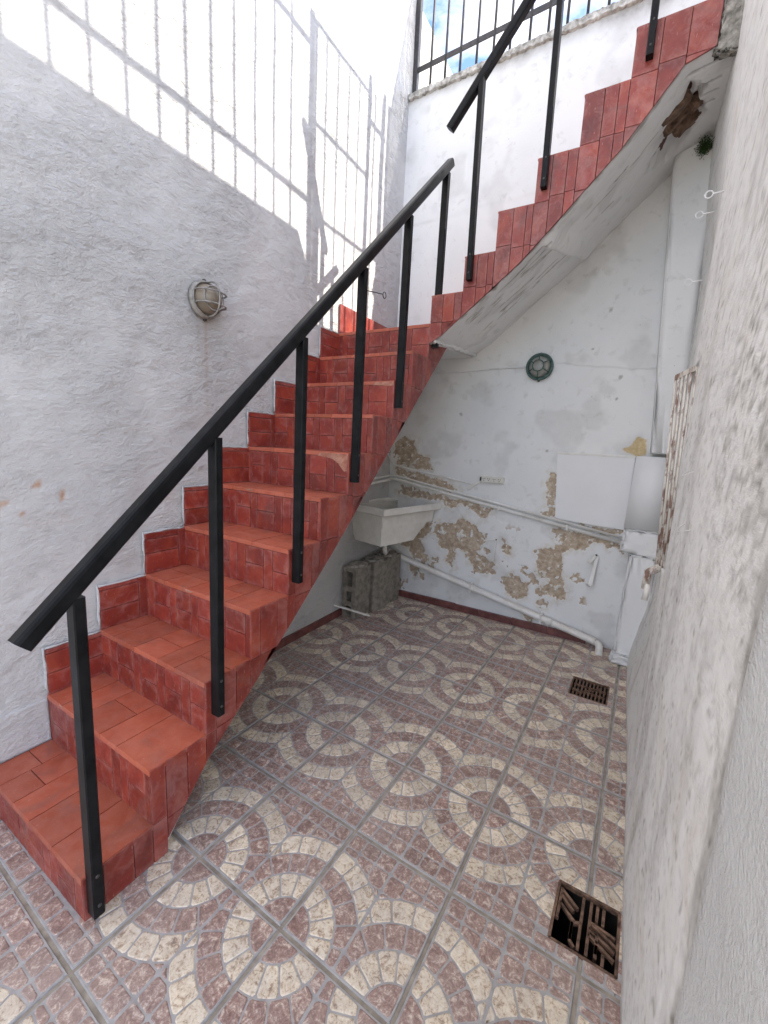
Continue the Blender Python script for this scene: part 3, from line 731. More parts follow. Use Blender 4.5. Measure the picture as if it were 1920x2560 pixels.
# side of the upper flight
usof = lambda x: zf(x)
for i in range(6):
    x0 = UX[i]; x1 = UX[i + 1] if i < 5 else 1.93; rd = random.Random(700 + i); L = x1 - x0
    offs = [0, L * rd.uniform(.38, .48), L * rd.uniform(.74, .84), L] if i < 5 else [0, .105, .205, L]
    for a, b in zip(offs[:-1], offs[1:]):
        zz = UZ[i] - .001; hh = UZ[i] - (UZ[i - 1] if i else S[11]) + rd.uniform(-.02, .004)
        while True:
            zl = zz - hh; P = [(x0 + a, zl), (x0 + b, zl), (x0 + b, zz), (x0 + a, zz)]; P = clip_sof(P, usof)
            if len(P) >= 3: piece('side_tile', P, lambda u, v, h: (u, YS + IN - h, v), M['riser'])
            zz = zl; hh = .2
            if zz < usof(x0 + a): break
    # treads of the upper flight
    vs, fs = slab([(x0 - .003, YS + .002), (x1 + .006 if i < 5 else 2.06, YS + .002), (x1 + .006 if i < 5 else 2.06, YB - .004), (x0 - .003, YB - .004)], lambda u, v, h: (u, v, h), UZ[i] - .008, UZ[i], .002)
    MB().add(vs, fs).build('tread_tile', M['tread'], st)
    zl = UZ[i - 1] if i else S[11]
    vs, fs = slab([(YS + .004, zl + .002), (YB - .004, zl + .002), (YB - .004, UZ[i] - .010), (YS + .004, UZ[i] - .010)], lambda u, v, h: (x0 + IN - h, u, v), -.001, .007, .002)
    MB().add(vs, fs).build('riser_tile', M['riser'], st)
# skirting tiles on the left wall, one panel a step
for k in range(2, 12):
    y0 = (k - 1) * G; y1 = k * G + .004 if k < 11 else 2.79; zt = S[k] + .001; H = .186 if k < 11 else .19; rd = random.Random(800 + k)
    if k < 11:
        e = y1 - rd.uniform(.035, .05) if rd.random() < .5 else y1
        h = H * rd.uniform(.42, .5); tp = H - rd.uniform(.012, .03)
        cells = [(y0, e, 0, h), (y0, e, h, tp), (y0, e, tp, H)]
        if e < y1: cells.append((e, y1, 0, H))
    else: cells = [(y0 + .2 * i, min(y0 + .2 * (i + 1), y1), 0, H) for i in range(5)]
    for a, b, c, d in cells:
        if b - a > .01: piece('skirting_tile', [(a, zt + c), (b, zt + c), (b, zt + d), (a, zt + d)], lambda u, v, h: (.004 + h, u, v), M['riser'], .010)
    # thin white bead of plaster round the skirting
    if k < 11:
        mb = MB(); pts = [Vector((.006, y0 - .003, zt + .01 + H * i / 6)) + Vector((random.uniform(0, .003), random.uniform(-.003, .002), 0)) for i in range(7)]
        pts2 = [Vector((.006, y0 + (y1 - y0) * i / 6, zt + H + .003)) + Vector((random.uniform(0, .003), 0, random.uniform(-.003, .003))) for i in range(7)]
        mb.tube(pts, [random.uniform(.002, .0065) for _ in pts], 6); mb.tube(pts2, [random.uniform(.002, .006) for _ in pts2], 6); mb.build('plaster_bead', M['left'], st)

def chipped(k, P, name='chipped_corner'):
    y0 = (k - 1) * G; vs, fs = slab(cleanp(P), lambda u, v, h: (u, y0 + IN - h - .0015, S[k] + v), .004, .0085, .002); MB().add(vs, fs).build(name, M['chip'], st)
chipped(7, [(.50, -.022), (.56, -.026), (.60, -.034), (.63, -.052), (.655, -.078), (.668, -.090), (.684, -.084), (.688, -.004), (.52, -.004)])
chipped(9, [(.55, -.020), (.60, -.024), (.655, -.030), (.688, -.026), (.688, -.004), (.57, -.004)])
for (k_, x_, w_) in ((4, .30, .05), (2, .10, .03), (6, .22, .04)): chipped(k_, [(x_, -.012), (x_ + w_ * .5, -.017), (x_ + w_, -.010), (x_ + w_, -.003), (x_, -.003)])
# plaster under the lower flight and the landing
lo = [(.225, -.0)] + [(y + .001, z - .001) for y, z in SOF[1:]] + [(2.30, 2.012), (YB - .003, 2.050)]
MB().prism(lo + [(YB - .003, 2.075), (2.30, 2.04)] + [(y, z + .02) for y, z in SOF[::-1]], lambda a, b, d: (d, a, b), .003, W - .008).build('soffit_plaster', M['back'], st)
# soffit of the upper flight: plaster skin with cracks, a rib and a spalled hole
us = ax(.686, 2.05, .008); vs_ = ax(0, 1, .010)
Ug, Vg = np.meshgrid(us, vs_, indexing='ij')
zfa = np.vectorize(zf)(Ug); zba = np.vectorize(zb)(Ug); Yv = YS + .004 + (YB - YS - .004) * Vg
Zs = zfa * (1 - Vg) + zba * Vg + (fbm(Ug * 5, Vg * 5, 3) - .5) * .016 + (fbm(Ug * 28, Vg * 28, 3) - .5) * .006
rib = np.exp(-((Ug - (1.315 + .12 * Vg)) / .030) ** 4) * sstep(.04, .12, Vg) * sstep(1.0, .9, Vg); Zs = Zs - rib * (.030 + .018 * fbm(Ug * 40, Vg * 40, 2))
hole = sstep(1.15, .80, np.hypot((Ug - 1.83 + .10 * (Vg - .45)) / .085, (Vg - .50) / .25) + (fbm(Ug * 22, Vg * 14, 4) - .5) * 1.1)
Zs = Zs + hole * (.045 + .03 * fbm(Ug * 50, Vg * 9, 3))
crk = np.zeros_like(Ug)
rd = random.Random(5)
for _ in range(46):
    a = rd.uniform(.88, 1.28) if rd.random() < .75 else rd.uniform(1.45, 1.9); b = rd.uniform(.10, .62); l = rd.uniform(.03, .13)
    crk = np.maximum(crk, sstep(.008, .003, segd(Ug, Vg * .8, (a, b * .8), (a + l, b * .8 + rd.uniform(-.015, .01))) + (fbm(Ug * 60, Vg * 60, 2) - .5) * .006))
Zs = Zs + crk * .006
edge = sstep(.035, .0, Vg + (fbm(Ug * 30, Vg * 8, 3) - .5) * .09)
dr = np.clip(crk * .95 + edge * .9 + .25 * sstep(.58, .7, fbm(Ug * 9, Vg * 6, 3)), 0, 1)
me = gridmesh('soffit_plaster', us, vs_, lambda U, V: (U, Yv, Zs), dict(peel=hole * 0, ochre=hole * 0, dirt=dr), flip=False)
t = m_back(); t.name = 'soffit_plaster_paint'
kid('soffit_plaster', me, M['back'], st)
# clay blocks exposed in the hole
for (a, b, la, lb, dz) in [(1.80, .34, .075, .055, .030), (1.835, .48, .060, .05, .035), (1.87, .58, .065, .045, .030), (1.80, .50, .045, .04, .045), (1.90, .46, .05, .05, .05)]:
    y = YS + .8 * b; z = zf(a) * (1 - b) + zb(a) * b + dz
    bm = bmesh.new(); bmesh.ops.create_cube(bm, size=1); bmesh.ops.bevel(bm, geom=bm.edges[:], offset=.12, segments=1, affect='EDGES'); bmesh.ops.triangulate(bm, faces=bm.faces[:]); bmesh.ops.subdivide_edges(bm, edges=bm.edges[:], cuts=2)
    Rm = Matrix.Rotation(random.uniform(-.2, .2) + .35, 4, 'Z') @ Matrix.Rotation(-.75, 4, 'Y')
    for v in bm.verts: v.co = (Rm @ Vector((v.co.x * la * 2, v.co.y * lb * 1.5, v.co.z * .05))) + Vector((a, y, z)) + Vector([random.uniform(-.004, .004) for _ in range(3)])
    mb = MB(); mb.bm(bm); mb.build('exposed_brick', M['brick'], st)
# broken plaster lump where both flights meet
rd = random.Random(31); lip = []
for i in range(48):
    q = i / 47; lip.append(Vector((.706 + .02 * (1 - q) + rd.uniform(-.006, .006), 1.996 + .79 * q, 1.992 + .075 * q + rd.uniform(-.005, .005))))
MB().tube(lip, [rd.uniform(.006, .017) for _ in lip], 8).build('plaster_lip', M['back'], st)
lump([(1.925, 3.05), (2.05, 3.03), (2.05, 3.27), (1.935, 3.27)], 1.985, 2.03, xz, 'broken_edge', M['grime'], st, 5, .008, .008)

# ------------------------------------------------------------------ railings
def handrail_prof():   # moulded steel rail: flat sides, rounded top
    return [(-.018, -.024), (.018, -.024), (.0225, -.020), (.024, -.012), (.024, .012), (.0215, .020), (.015, .025), (-.015, .025), (-.0215, .020), (-.024, .012), (-.024, -.012), (-.0225, -.020)]
def railing(label, a, b, posts, name='stair_railing', flat=False):
    e = empty(name, (posts[0][0][0], posts[0][0][1], posts[0][0][2])); tag(e, label, 'railing')
    a = Vector(a); b = Vector(b); d = (b - a).normalized(); sx = d.cross(Vector((0, 0, 1))).normalized(); sz = sx.cross(d)
    MB().sweep([a, b], [(u * .90, v * .90) for u, v in handrail_prof()], sx, sz).build('rail', M['black'], e)
    for (p0, p1, out) in posts:
        p0 = Vector(p0); p1 = Vector(p1)
        po = MB().bar(p0, p1, .020, .0145, (0, 1, 0) if abs(out[0]) > .5 else (1, 0, 0), .003).build('post', M['black'], e)
        o_ = Vector(out)
        for h in (.035, .13):
            c = p0 + Vector((0, 0, h)) + o_ * .0185
            mb = MB(); mb.lathe(c - o_ * .001, o_, [(0.0, .0045), (.005, .004), (.0065, .0), (.0065, -.003)], 8); mb.build('bolt', M['dark'], po)
    return e
rl = lambda y: .962 + .979 * (y - .02)
LP = [(.022, .028, .94), (.432, .405, 0), (.827, .78, 0), (1.218, 1.175, 0), (1.612, 1.56, 0), (2.032, 1.96, 0)]
X = W + .020
railing('black steel railing of the lower flight with six posts', (X, -.088, .877), (X, 2.085, 3.004), [((X, y, z0), (X, y + .006, rl(y) - .005), (1, 0, 0)) for y, z0, _ in LP])
ur = lambda x: 3.108 + 1.18 * (x - .755)
Yp = YS - .018
railing('black steel railing of the upper flight, cut off above the landing', (.745, Yp, 3.096), (2.0, Yp, ur(2.0)), [((x, Yp, z0), (x - .012, Yp, ur(x) - .02), (0, -1, 0)) for x, z0 in ((.925, 2.295), (1.285, 2.678), (1.684, 3.104))])

# ------------------------------------------------------------------ iron fences and gate on the wall tops
def fence(name, label, P0, P1, zb_, rails, bars, top, big=None, br=.0095):
    e = empty(name, tuple(P0) + (zb_,)); tag(e, label, 'fence'); A = Vector(P0); B = Vector(P1)
    for rz in rails: MB().bar((A.x, A.y, rz[0]), (B.x, B.y, rz[1]), .005, .017, (0, 0, 1)).build('rail', M['dark'], e)
    D = (B - A).normalized()
    for s_ in bars:
        p = A + D * s_; MB().tube([(p.x, p.y, zb_ - .03), (p.x, p.y, top)], br, 7).build('bar', M['dark'], e)
    for s_ in (big or []):
        p = A + D * s_; MB().bar((p.x, p.y, zb_ - .03), (p.x, p.y, top + .06), .02, .02, (1, 0, 0)).build('post', M['dark'], e)
    return e
fence('iron_fence', 'dark iron bar fence on top of the back wall against the sky', (.0, YB + .06), (1.95, YB + .06), 4.05, [(4.230, 4.315), (5.03, 5.08)], [.141, .262, .381, .507, .630, .748, .881, 1.002, 1.12, 1.24, 1.36, 1.48, 1.60, 1.72, 1.84], 5.10, [.012, 1.93])
XF = XR + .07; SH = .175 * XF; DZ = .715 * XF
fence('iron_fence', 'iron bar fence on the right wall top, seen by its shadow', (XF, .20), (XF, 2.03), 4.0, [(2.770 + DZ, 2.770 + DZ), (3.565 + DZ, 3.565 + DZ)], [-.2 + .362 + SH + .1272 * k for k in range(-4, 10)], 3.75 + DZ, None)
gt = empty('iron_gate', (XF, 2.05, 3.26)); tag(gt, 'iron bar gate at the stair head, seen by its shadow', 'gate')
g0, g1, gtop = 1.690 + SH, 2.258 + SH, 3.705 + DZ
MB().bar((XF, g0 - .018, 3.24), (XF, g0 - .018, gtop + .02), .021, .021, (1, 0, 0)).build('post', M['dark'], gt)
MB().bar((XF, g1, 3.30), (XF, g1, gtop), .010, .010, (1, 0, 0)).build('stile', M['dark'], gt)
MB().bar((XF, g0 + .02, 3.30), (XF, g0 + .02, gtop), .010, .010, (1, 0, 0)).build('stile', M['dark'], gt)
for z in (gtop, 3.205 + DZ, 2.715 + DZ, 3.30): MB().bar((XF, g0, z), (XF, g1, z), .005, .011, (0, 0, 1)).build('rail', M['dark'], gt)
for k in range(1, 5):
    y = g0 + (g1 - g0) * k / 5; MB().tube([(XF, y, 3.30), (XF, y, gtop)], .0075, 7).build('bar', M['dark'], gt)
fence('iron_fence', 'short iron fence beyond the gate, seen by its shadow', (XF, g1 + .01), (XF, YB + .05), 3.26, [(3.55 + DZ, 3.55 + DZ), (2.72 + DZ, 2.72 + DZ)], [.07, .16], 3.75 + DZ, [.0, .185])

# ------------------------------------------------------------------ lamps
def bulkhead(name, label, c, nrm, up, Rr, mb_body, mb_glass, kind):
    c = Vector(c); n = Vector(nrm); up = Vector(up); sd_ = up.cross(n)
    e = empty(name, tuple(c)); tag(e, label, 'lamp')
    MB().lathe(c, n, [(0, .0), (Rr, .0), (Rr, .014), (Rr * .96, .022), (Rr * .86, .026), (Rr * .80, .020), (0, .020)], 36).build('base', mb_body, e)
    hg = .075 if kind == 'oval' else .05
    pr_ = [(Rr * .79 * math.cos(a), .020 + hg * math.sin(a)) for a in [i * math.pi / 2 / 9 for i in range(10)]]
    MB().lathe(c, n, pr_, 32).build('glass_dome', mb_glass, e)
    mb = MB(); mb.ring(c + n * .028, sd_, up, Rr * .90, .0045, 36, 6)
    def arch(d, o):
        pts = []
        half = math.sqrt(max(0, (Rr * .90) ** 2 - o.length ** 2))
        for i in range(15):
            a = math.pi * i / 14; pts.append(c + o + d * (half * math.cos(a)) + n * (.028 + (hg + .012) * (math.sin(a) ** .55) * (1 - .25 * (o.length / Rr))))
        mb.tube(pts, .0038, 6)
    if kind == 'oval':
        arch(up, Vector((0, 0, 0)))
        arch(sd_, up * Rr * .30); arch(sd_, up * -Rr * .34)
        mb.ring(c + n * .075, sd_, up, Rr * .62, .0032, 30, 6)
    else:
        for k in range(6):
            d = sd_ * math.cos(math.pi * k / 3 + .5) + up * math.sin(math.pi * k / 3 + .5)
            mb.tube([c + d * Rr * .92 + n * .028, c + d * Rr * .78 + n * .058, c + d * Rr * .42 + n * .078], .0034, 6)
        mb.ring(c + n * .079, sd_, up, Rr * .42, .0036, 26, 6); mb.ring(c + n * .030, sd_, up, Rr * .97, .0065, 36, 6)
    mb.build('wire_guard', mb_body, e)
    for s_ in (1, -1): MB().lathe(c + up * (s_ * Rr * 1.03), n, [(0, .014), (.006, .013), (.008, .008), (.008, 0)], 8).build('screw', M['dark'], e)
    return e
bulkhead('bulkhead_lamp', 'old bulkhead lamp with white wire guard on the left wall', (.004, .930, 1.992), (1, 0, 0), (0, 0, 1), .084, M['lampbody'], M['lampglass'], 'oval')
bulkhead('bulkhead_lamp', 'round green-rimmed bulkhead lamp on the peeling back wall', (1.193, YB - .004, 1.955), (0, -1, 0), (0, 0, 1), .090, M['green'], M['greenglass'], 'round')

# ------------------------------------------------------------------ pipes and cables on the back wall
def pipe(name, label, pts, r, mat, cat='pipe', clips=None, smooth=0):
    e = empty(name, tuple(pts[0])); tag(e, label, cat)
    P = [Vector(p) for p in pts]
    if smooth:
        Q = [P[0]]
        for i in range(1, len(P) - 1):
            a = P[i] + (P[i - 1] - P[i]).normalized() * smooth; b = P[i] + (P[i + 1] - P[i]).normalized() * smooth
            Q += [((1 - t) ** 2) * a + 2 * t * (1 - t) * P[i] + t * t * b for t in (0, .2, .4, .6, .8, 1)]
        P = Q + [P[-1]]
    MB().tube(P, r, 12).build('tube', mat, e)
    for c in clips or []:
        c0 = Vector(c); MB().box((c0.x - .008, c0.y - r * 1.25, c0.z - r * 1.5), (c0.x + .008, YB + .004, c0.z + r * 1.5), .003).build('clip', mat, e)
    return e
def pl(x, a, b): return a[1] + (b[1] - a[1]) * (x - a[0]) / (b[0] - a[0])
dp0, dp1 = (.04, .402), (1.745, .052)
e = pipe('drain_pipe', 'thick white waste pipe sloping down the back wall to the floor', [(.06, 2.70, .44), (.09, 2.755, .392), (1.755, 2.755, .052), (1.808, 2.735, .045), (1.812, 2.655, -.01)], .0245, M['pvc'], clips=[(.84, 2.755, .238), (1.40, 2.755, .124)], smooth=.03)
for x_ in (.86, 1.46): 
    z_ = pl(x_, (.09, .392), (1.755, .052)); MB().tube([(x_ - .02, 2.755, z_ + .004), (x_ + .02, 2.755, z_ - .004)], .0285, 12).build('socket', M['pvc'], e)
pipe('water_pipe', 'lower of two white pipes running along the back wall', [(.012, 2.30, 1.02), (.018, 2.775, 1.05), (.06, 2.778, 1.060), (1.86, 2.778, .778)], .0125, M['pvc'], clips=[(.5, 2.778, .991), (1.0, 2.778, .913), (1.5, 2.778, .834)], smooth=.02)
pipe('water_pipe', 'upper thinner of two white pipes along the back wall', [(.010, 2.32, 1.06), (.014, 2.782, 1.085), (.07, 2.784, 1.087), (1.86, 2.784, .812)], .0085, M['pvc'], smooth=.02)
pipe('conduit', 'thin white conduit bending down towards the socket strip', [(.012, 2.70, 1.30), (.03, 2.785, 1.190), (.06, 2.787, 1.175), (.72, 2.787, 1.086), (.79, 2.787, 1.078)], .0065, M['pvc'], smooth=.015)
pipe('cable', 'white cable running along the wall to the green lamp', [(.20, 2.792, 1.95), (.40, 2.792, 1.947), (.60, 2.792, 1.945), (.8, 2.792, 1.955), (1.0, 2.792, 1.962), (1.10, 2.788, 1.958)], .0055, M['wire'], 'cable')
# socket strip
e = empty('socket_strip', (.92, YB, 1.128)); tag(e, 'ivory power socket strip mounted on the back wall', 'socket')
hs = MB().box((.828, YB - .032, 1.103), (1.018, YB + .004, 1.152), .004).build('housing', M['plate'], e)
for x_ in (.865, .902, .945, .985):
    for dx, dz in ((-.007, .004), (.007, .004), (0, -.009)):
        MB().box((x_ + dx - .0025, YB - .0335, 1.128 + dz - .0035), (x_ + dx + .0025, YB - .0318, 1.128 + dz + .0035)).build('socket_hole', M['dark'], hs)
MB().box((.832, YB - .0335, 1.112), (.846, YB - .0315, 1.142)).build('switch', M['dark'], hs)
e = empty('conduit_stub', (.735, YB, 1.04)); tag(e, 'short slanting white trunking below the socket strip', 'conduit')
MB().bar((.728, YB - .014, 1.036), (.830, YB - .014, 1.108), .010, .010, (0, 1, 0), .002).build('trunking', M['pvc'], e)
# white board
e = empty('cover_board', (1.6, YB, .88)); tag(e, 'flat white board fixed low on the back wall beside the pier', 'board')
MB().prism([(1.412, .900), (1.440, .886), (1.852, .868), (1.858, 1.356), (1.378, 1.350)], xz, YB - .020, YB - .006).build('panel', M['board'], e)
MB().box((1.378, YB - .024, 1.350), (1.86, YB - .002, 1.366), .003).build('top_strip', M['pvc'], e)
# brackets
def bracket(label, pts, flatw=.008):
    e = empty('wall_bracket', pts[0]); tag(e, label, 'bracket')
    for a, b in pts[1]: MB().bar(a, b, flatw, .004, (0, 1, 0), .001).build('arm', M['pvc'], e)
    MB().lathe((pts[0][0], pts[0][1] - .006, pts[0][2]), (0, -1, 0), [(0, .004), (.005, .003), (.006, 0)], 8).build('screw', M['dark'], e)
    return e
bracket('white metal bracket on the bare wall left of the pier', ((1.711, 2.785, .667), [((1.711, 2.79, .665), (1.668, 2.74, .612)), ((1.716, 2.79, .655), (1.698, 2.735, .455)), ((1.698, 2.735, .455), (1.672, 2.79, .44))]), .012)
bracket('small white bracket beside the peeling paint in mid wall', ((1.003, 2.785, .662), [((1.003, 2.79, .665), (.995, 2.765, .495)), ((1.003, 2.79, .662), (.905, 2.775, .640))]), .006)

# ------------------------------------------------------------------ laundry sink and blocks
e = empty('laundry_sink', (.2, 2.45, .58)); tag(e, 'cast stone laundry sink hung in the corner under the stairs', 'sink')
ang = math.radians(-13)
def sk(x, y, z):     # local frame: origin at back right rim corner, x along rim to the left negative
    ca, sa = math.cos(ang), math.sin(ang); return (.515 + ca * x - sa * y, 2.795 + sa * x + ca * y, z)
def loop(x0, x1, y0, y1, z): return [sk(x0, y0, z), sk(x1, y0, z), sk(x1, y1, z), sk(x0, y1, z)]
def shell(loops):
    vs = [v for l in loops for v in l]; fs = []
    for k in range(len(loops) - 1):
        for i in range(4): j = (i + 1) % 4; fs.append((k * 4 + i, k * 4 + j, (k + 1) * 4 + j, (k + 1) * 4 + i))
    return vs, fs
x0, x1, y0, y1 = -.47, .0, -.70, .0
vs, fs = shell([loop(x0 + .05, x1 - .05, y0 + .05, y1 - .05, .74), loop(x0 + .035, x1 - .035, y0 + .035, y1 - .03, .888), loop(x0 + .01, x1 - .01, y0 + .01, y1 - .01, .894), loop(x0, x1, y0, y1, .886), loop(x0, x1, y0, y1, .846), loop(x0 + .014, x1 - .014, y0 + .014, y1 - .01, .838)])
fs.append((0, 1, 2, 3)); MB().add(vs, fs).build('rim', M['sink'], e)
vs, fs = shell([loop(x0 + .02, x1 - .04, y0 + .03, y1 - .02, .838), loop(x0 + .10, x1 - .085, y0 + .075, y1 - .24, .592)]); fs.append((4, 5, 6, 7))
MB().add(vs, fs).build('bowl', M['sink'], e)
mb = MB()
for k in range(9):
    zz = .755 + k * .014; mb.tube([sk(x0 + .055, y0 + .055, zz), sk(x0 + .055, y1 - .06, zz)], .005, 6)
mb.build('washboard', M['sink'], e)
p = sk(-.25, -.40, .59); MB().tube([p, (p[0], p[1], .50), (p[0] - .02, p[1] + .05, .46), (.07, 2.70, .43)], .019, 10).build('trap', M['pvc'], e)
def hollow_block(label, x0_, y0_, wx, wy, h, rot, axis='y'):
    e = empty('concrete_block', (x0_, y0_, 0)); tag(e, label, 'block', 'hollow blocks under the sink')
    def T(x, y, z): c, s_ = math.cos(rot), math.sin(rot); return (x0_ + c * x - s_ * y, y0_ + s_ * x + c * y, z)
    # walls of a hollow block standing on end, holes facing the viewer
    holes = [(wx * .30, wx * .70, .03, .095), (wx * .30, wx * .70, .135, .215), (wx * .26, wx * .74, .255, .372)]
    bm = bmesh.new()
    xs_ = sorted({0, wx} | {a for h_ in holes for a in h_[:2]}); zs_ = sorted({0, h} | {a for h_ in holes for a in h_[2:]})
    mb = MB(); solid = lambda x, z: not any(h_[0] < x < h_[1] and h_[2] < z < h_[3] for h_ in holes)
    for i in range(len(xs_) - 1):
        for j in range(len(zs_) - 1):
            a, b, c, d = xs_[i], xs_[i + 1], zs_[j], zs_[j + 1]
            if solid((a + b) / 2, (c + d) / 2):
                mb.add([T(a, 0, c), T(b, 0, c), T(b, 0, d), T(a, 0, d)], [(0, 1, 2, 3)])
    mb.add([T(wx, 0, 0), T(wx, wy, 0), T(wx, wy, h), T(wx, 0, h), T(0, 0, 0), T(0, wy, 0), T(0, wy, h), T(0, 0, h)], [(0, 1, 2, 3), (5, 4, 7, 6), (1, 5, 6, 2), (3, 2, 6, 7)])
    for a, b, c, d in holes:
        L = [T(a, 0, c), T(b, 0, c), T(b, 0, d), T(a, 0, d)]; L2 = [T(a, wy * .9, c), T(b, wy * .9, c), T(b, wy * .9, d), T(a, wy * .9, d)]
        mb.add(L + L2, [(0, 4, 5, 1), (1, 5, 6, 2), (2, 6, 7, 3), (3, 7, 4, 0), (4, 7, 6, 5)])
    mb.build('block_body', M['concrete'], e)
    vs = []; n = 9
    lp = [T(-.004 + (wx + .008) * (.5 + .5 * math.cos(2 * math.pi * i / 14)) + random.uniform(-.008, .008), wy * (.5 + .52 * math.sin(2 * math.pi * i / 14)), h - .004) for i in range(14)]
    lq = [(a + random.uniform(-.004, .004), b, h + .014 + random.uniform(-.006, .006)) for a, b, _ in lp]; tp = T(wx / 2, wy / 2, h + .02)
    fs = [(i, (i + 1) % 14, 14 + (i + 1) % 14, 14 + i) for i in range(14)] + [(14 + i, 14 + (i + 1) % 14, 28) for i in range(14)]
    MB().add(lp + lq + [tp], fs).build('mortar_cap', M['grime'], e)
hollow_block('hollow concrete block standing nearest, its holes facing the viewer', -.002 + .018, 2.12, .125, .195, .405, -.05)
hollow_block('middle concrete block of three under the sink, smeared with mortar', .035, 2.345, .145, .155, .415, -.22)
hollow_block('rearmost concrete block under the sink by the back wall', .030, 2.535, .150, .20, .415, -.10)
e = empty('loose_batten', (.05, 2.12, .10)); tag(e, 'thin pale stick leaning across the foot of the blocks', 'stick')
MB().bar((.012, 2.02, .118), (.23, 2.19, .030), .008, .006, (0, 0, 1), .002).build('stick', M['pvc'], e)

# ------------------------------------------------------------------ floor drains
def drain(label, h, pat):
    a, b, c, d = h; cx, cy = tile2w((a + b) / 2, (c + d) / 2); e = empty('floor_drain', (cx, cy, 0)); tag(e, label, 'drain')
    mb = MB(); z0, z1 = -.28, -.002
    A = [tile2w(a, c), tile2w(b, c), tile2w(b, d), tile2w(a, d)]
    mb.add([p + (z1,) for p in A] + [p + (z0,) for p in A], [(0, 1, 5, 4), (1, 2, 6, 5), (2, 3, 7, 6), (3, 0, 4, 7), (4, 5, 6, 7)]); mb.build('shaft', M['pit'], e)
    P = lambda u, v, z=-.008: Vector(tile2w(a + (b - a) * u, c + (d - c) * v) + (z,))
    gm = MB()
    for (u0, v0, u1, v1) in pat: gm.bar(P(u0, v0), P(u1, v1), .0042, .006, (0, 0, 1), .001)
    gm.build('grate', M['rust'], e)
    fm = MB()
    for q0, q1 in (((0, 0), (1, 0)), ((1, 0), (1, 1)), ((1, 1), (0, 1)), ((0, 1), (0, 0))): fm.bar(P(q0[0], q0[1], -.006), P(q1[0], q1[1], -.006), .004, .007, (0, 0, 1))
    fm.build('rim_frame', M['rust'], e)
    return e
PN = []
for k in range(4):      # upright bars, kinked arms: a cross of bent bars
    u = .30 + k * .13
    PN += [(u, .06 if k in (1, 2) else .16, u, .94 if k in (1, 2) else .44)]
PN += [(.06, .92, .06, .38), (.06, .80, .30, .62), (.06, .66, .34, .46), (.06, .90, .36, .70), (.30, .44, .43, .50), (.30, .16, .30, .44), (.30, .16, .38, .08),
       (.56, .50, .96, .34), (.60, .58, .98, .44), (.56, .40, .96, .22), (.69, .30, .69, .10), (.69, .44, .56, .50), (.80, .22, .80, .05), (.56, .60, .96, .56), (.66, .92, .66, .66), (.76, .92, .76, .64)]
drain('rusty open floor drain with a broken grate, nearest the viewer', drains[0], PN)
PN2 = [(.1 + .1 * k, .06, .1 + .1 * k, .94) for k in range(0, 9)] + [(.05, .35, .95, .35), (.05, .65, .95, .65), (.2, .2, .8, .8)]
drain('small rusty floor drain towards the back wall', drains[1], PN2)

# ------------------------------------------------------------------ grille, eyelets and wires on the right wall
e = empty('window_grille', (1.99, 1.58, .95)); tag(e, 'rusty white iron window grille standing off the right wall', 'grille')
A = Vector((1.956, 1.711)); B = Vector((2.029, 1.434))
for k, s_ in enumerate((0.0, .13, .26, .40, .54, .72)):
    p = A.lerp(B, s_); MB().tube([(p.x + .030 * (1 - s_), p.y - .10 * (1 - s_), .93), (p.x, p.y, 1.70)], .0046, 8).build('bar', M['rustwhite'], e)
MB().bar((A.x, A.y, 1.695), (B.x, B.y, 1.70), .004, .010, (0, 0, 1)).build('top_rail', M['rustwhite'], e)
MB().bar((A.x + .03, A.y - .1, .945), (B.x, B.y, .955), .004, .010, (0, 0, 1)).build('bottom_rail', M['rustwhite'], e)
def eyelet(label, c, r, mat, tilt=0.0, n=(0, 1, 0)):
    e = empty('screw_eye', c); tag(e, label, 'hook'); c = Vector(c)
    mb = MB(); mb.ring(c + Vector((-.022, 0, 0)), (math.cos(tilt), 0, math.sin(tilt)), (-math.sin(tilt) * .3, .0, 1) if False else (0, 0, 1), r, .0022, 18, 6); mb.build('eye', mat, e)
    MB().tube([c + Vector((.03, 0, .002)), c + Vector((-.022 + r, 0, 0))], .0024, 6).build('shank', mat, e)
eyelet('topmost white screw eye on the right wall', (1.985, 1.60, 2.32), .012, M['wire'])
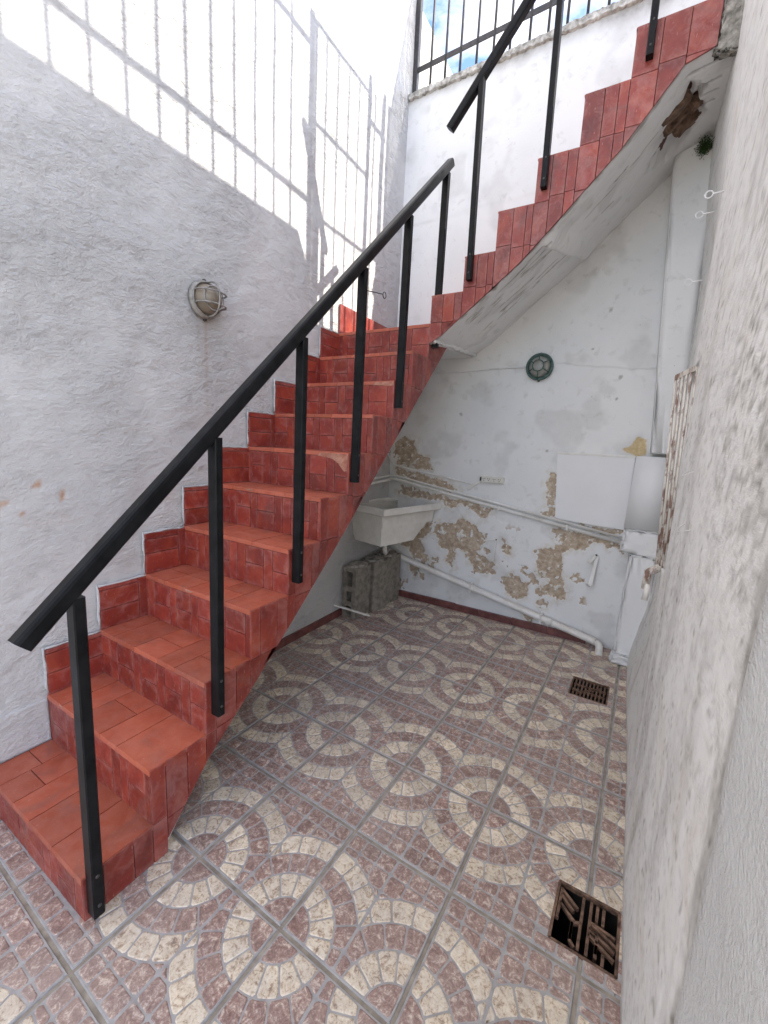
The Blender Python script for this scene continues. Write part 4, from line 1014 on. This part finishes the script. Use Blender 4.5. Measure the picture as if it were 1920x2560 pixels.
eyelet('middle white screw eye on the right wall', (1.985, 2.02, 2.44), .014, M['wire'])
eyelet('lowest white screw eye on the right wall above the grille', (1.985, 2.05, 2.17), .014, M['wire'])
for lb, p0 in (('upper bent white wire sticking out of the right wall', (1.99, 1.10, 1.32)), ('lower bent white wire sticking out of the right wall', (1.99, .98, 1.17))):
    p0 = Vector(p0); o = MB().tube([p0 + Vector((.012, .06, .012)), p0 + Vector((-.006, .04, 0)), p0 + Vector((-.010, 0, -.004)), p0 + Vector((-.002, -.05, .004)), p0 + Vector((.012, -.08, .016))], .0013, 5).build('bent_wire', M['wire']); tag(o, lb, 'wire')
# valve lump under the grille
e = empty('stop_valve', (1.99, 1.78, .80)); tag(e, 'painted pipe stub and valve below the window grille', 'valve')
MB().tube([(2.02, 1.80, .88), (1.975, 1.80, .84), (1.97, 1.80, .76)], [.018, .020, .016], 10).build('body', M['rustwhite'], e)
MB().tube([(1.97, 1.62, .83), (1.965, 1.62, .76)], .012, 10).build('spout', M['pvc'], e)
# ring hook on the lower wall seen by the railing
e = empty('screw_eye', (W + .03, 1.235, 2.043)); tag(e, 'dark ring hook sticking out beside the middle railing post', 'hook')
c = Vector((W + .052, 1.345, 2.055)); 
MB().ring(c + Vector((0, .016, 0)), (0, 1, 0), (0, 0, 1), .014, .0020, 20, 6).build('eye', M['dark'], e)
MB().tube([c + Vector((-.03, -.11, -.012)), c], .0022, 6).build('shank', M['dark'], e)
# moss in the corner under the soffit
mb = MB(); rd = random.Random(3)
for _ in range(900):
    c = Vector((1.965 + rd.gauss(0, .016), 2.62 + rd.gauss(0, .025), 3.04 + rd.gauss(0, .018))); a = rd.uniform(0, 6.28); b = rd.uniform(-1, .6); d = Vector((math.cos(a), math.sin(a), b)) * rd.uniform(.006, .014); s_ = Vector((-math.sin(a), math.cos(a), 0)) * .003
    mb.add([c - s_, c + s_, c + d], [(0, 1, 2)])
o = mb.build('moss_tuft', M['moss']); tag(o, 'small dark green moss tuft in the corner under the soffit', 'moss')
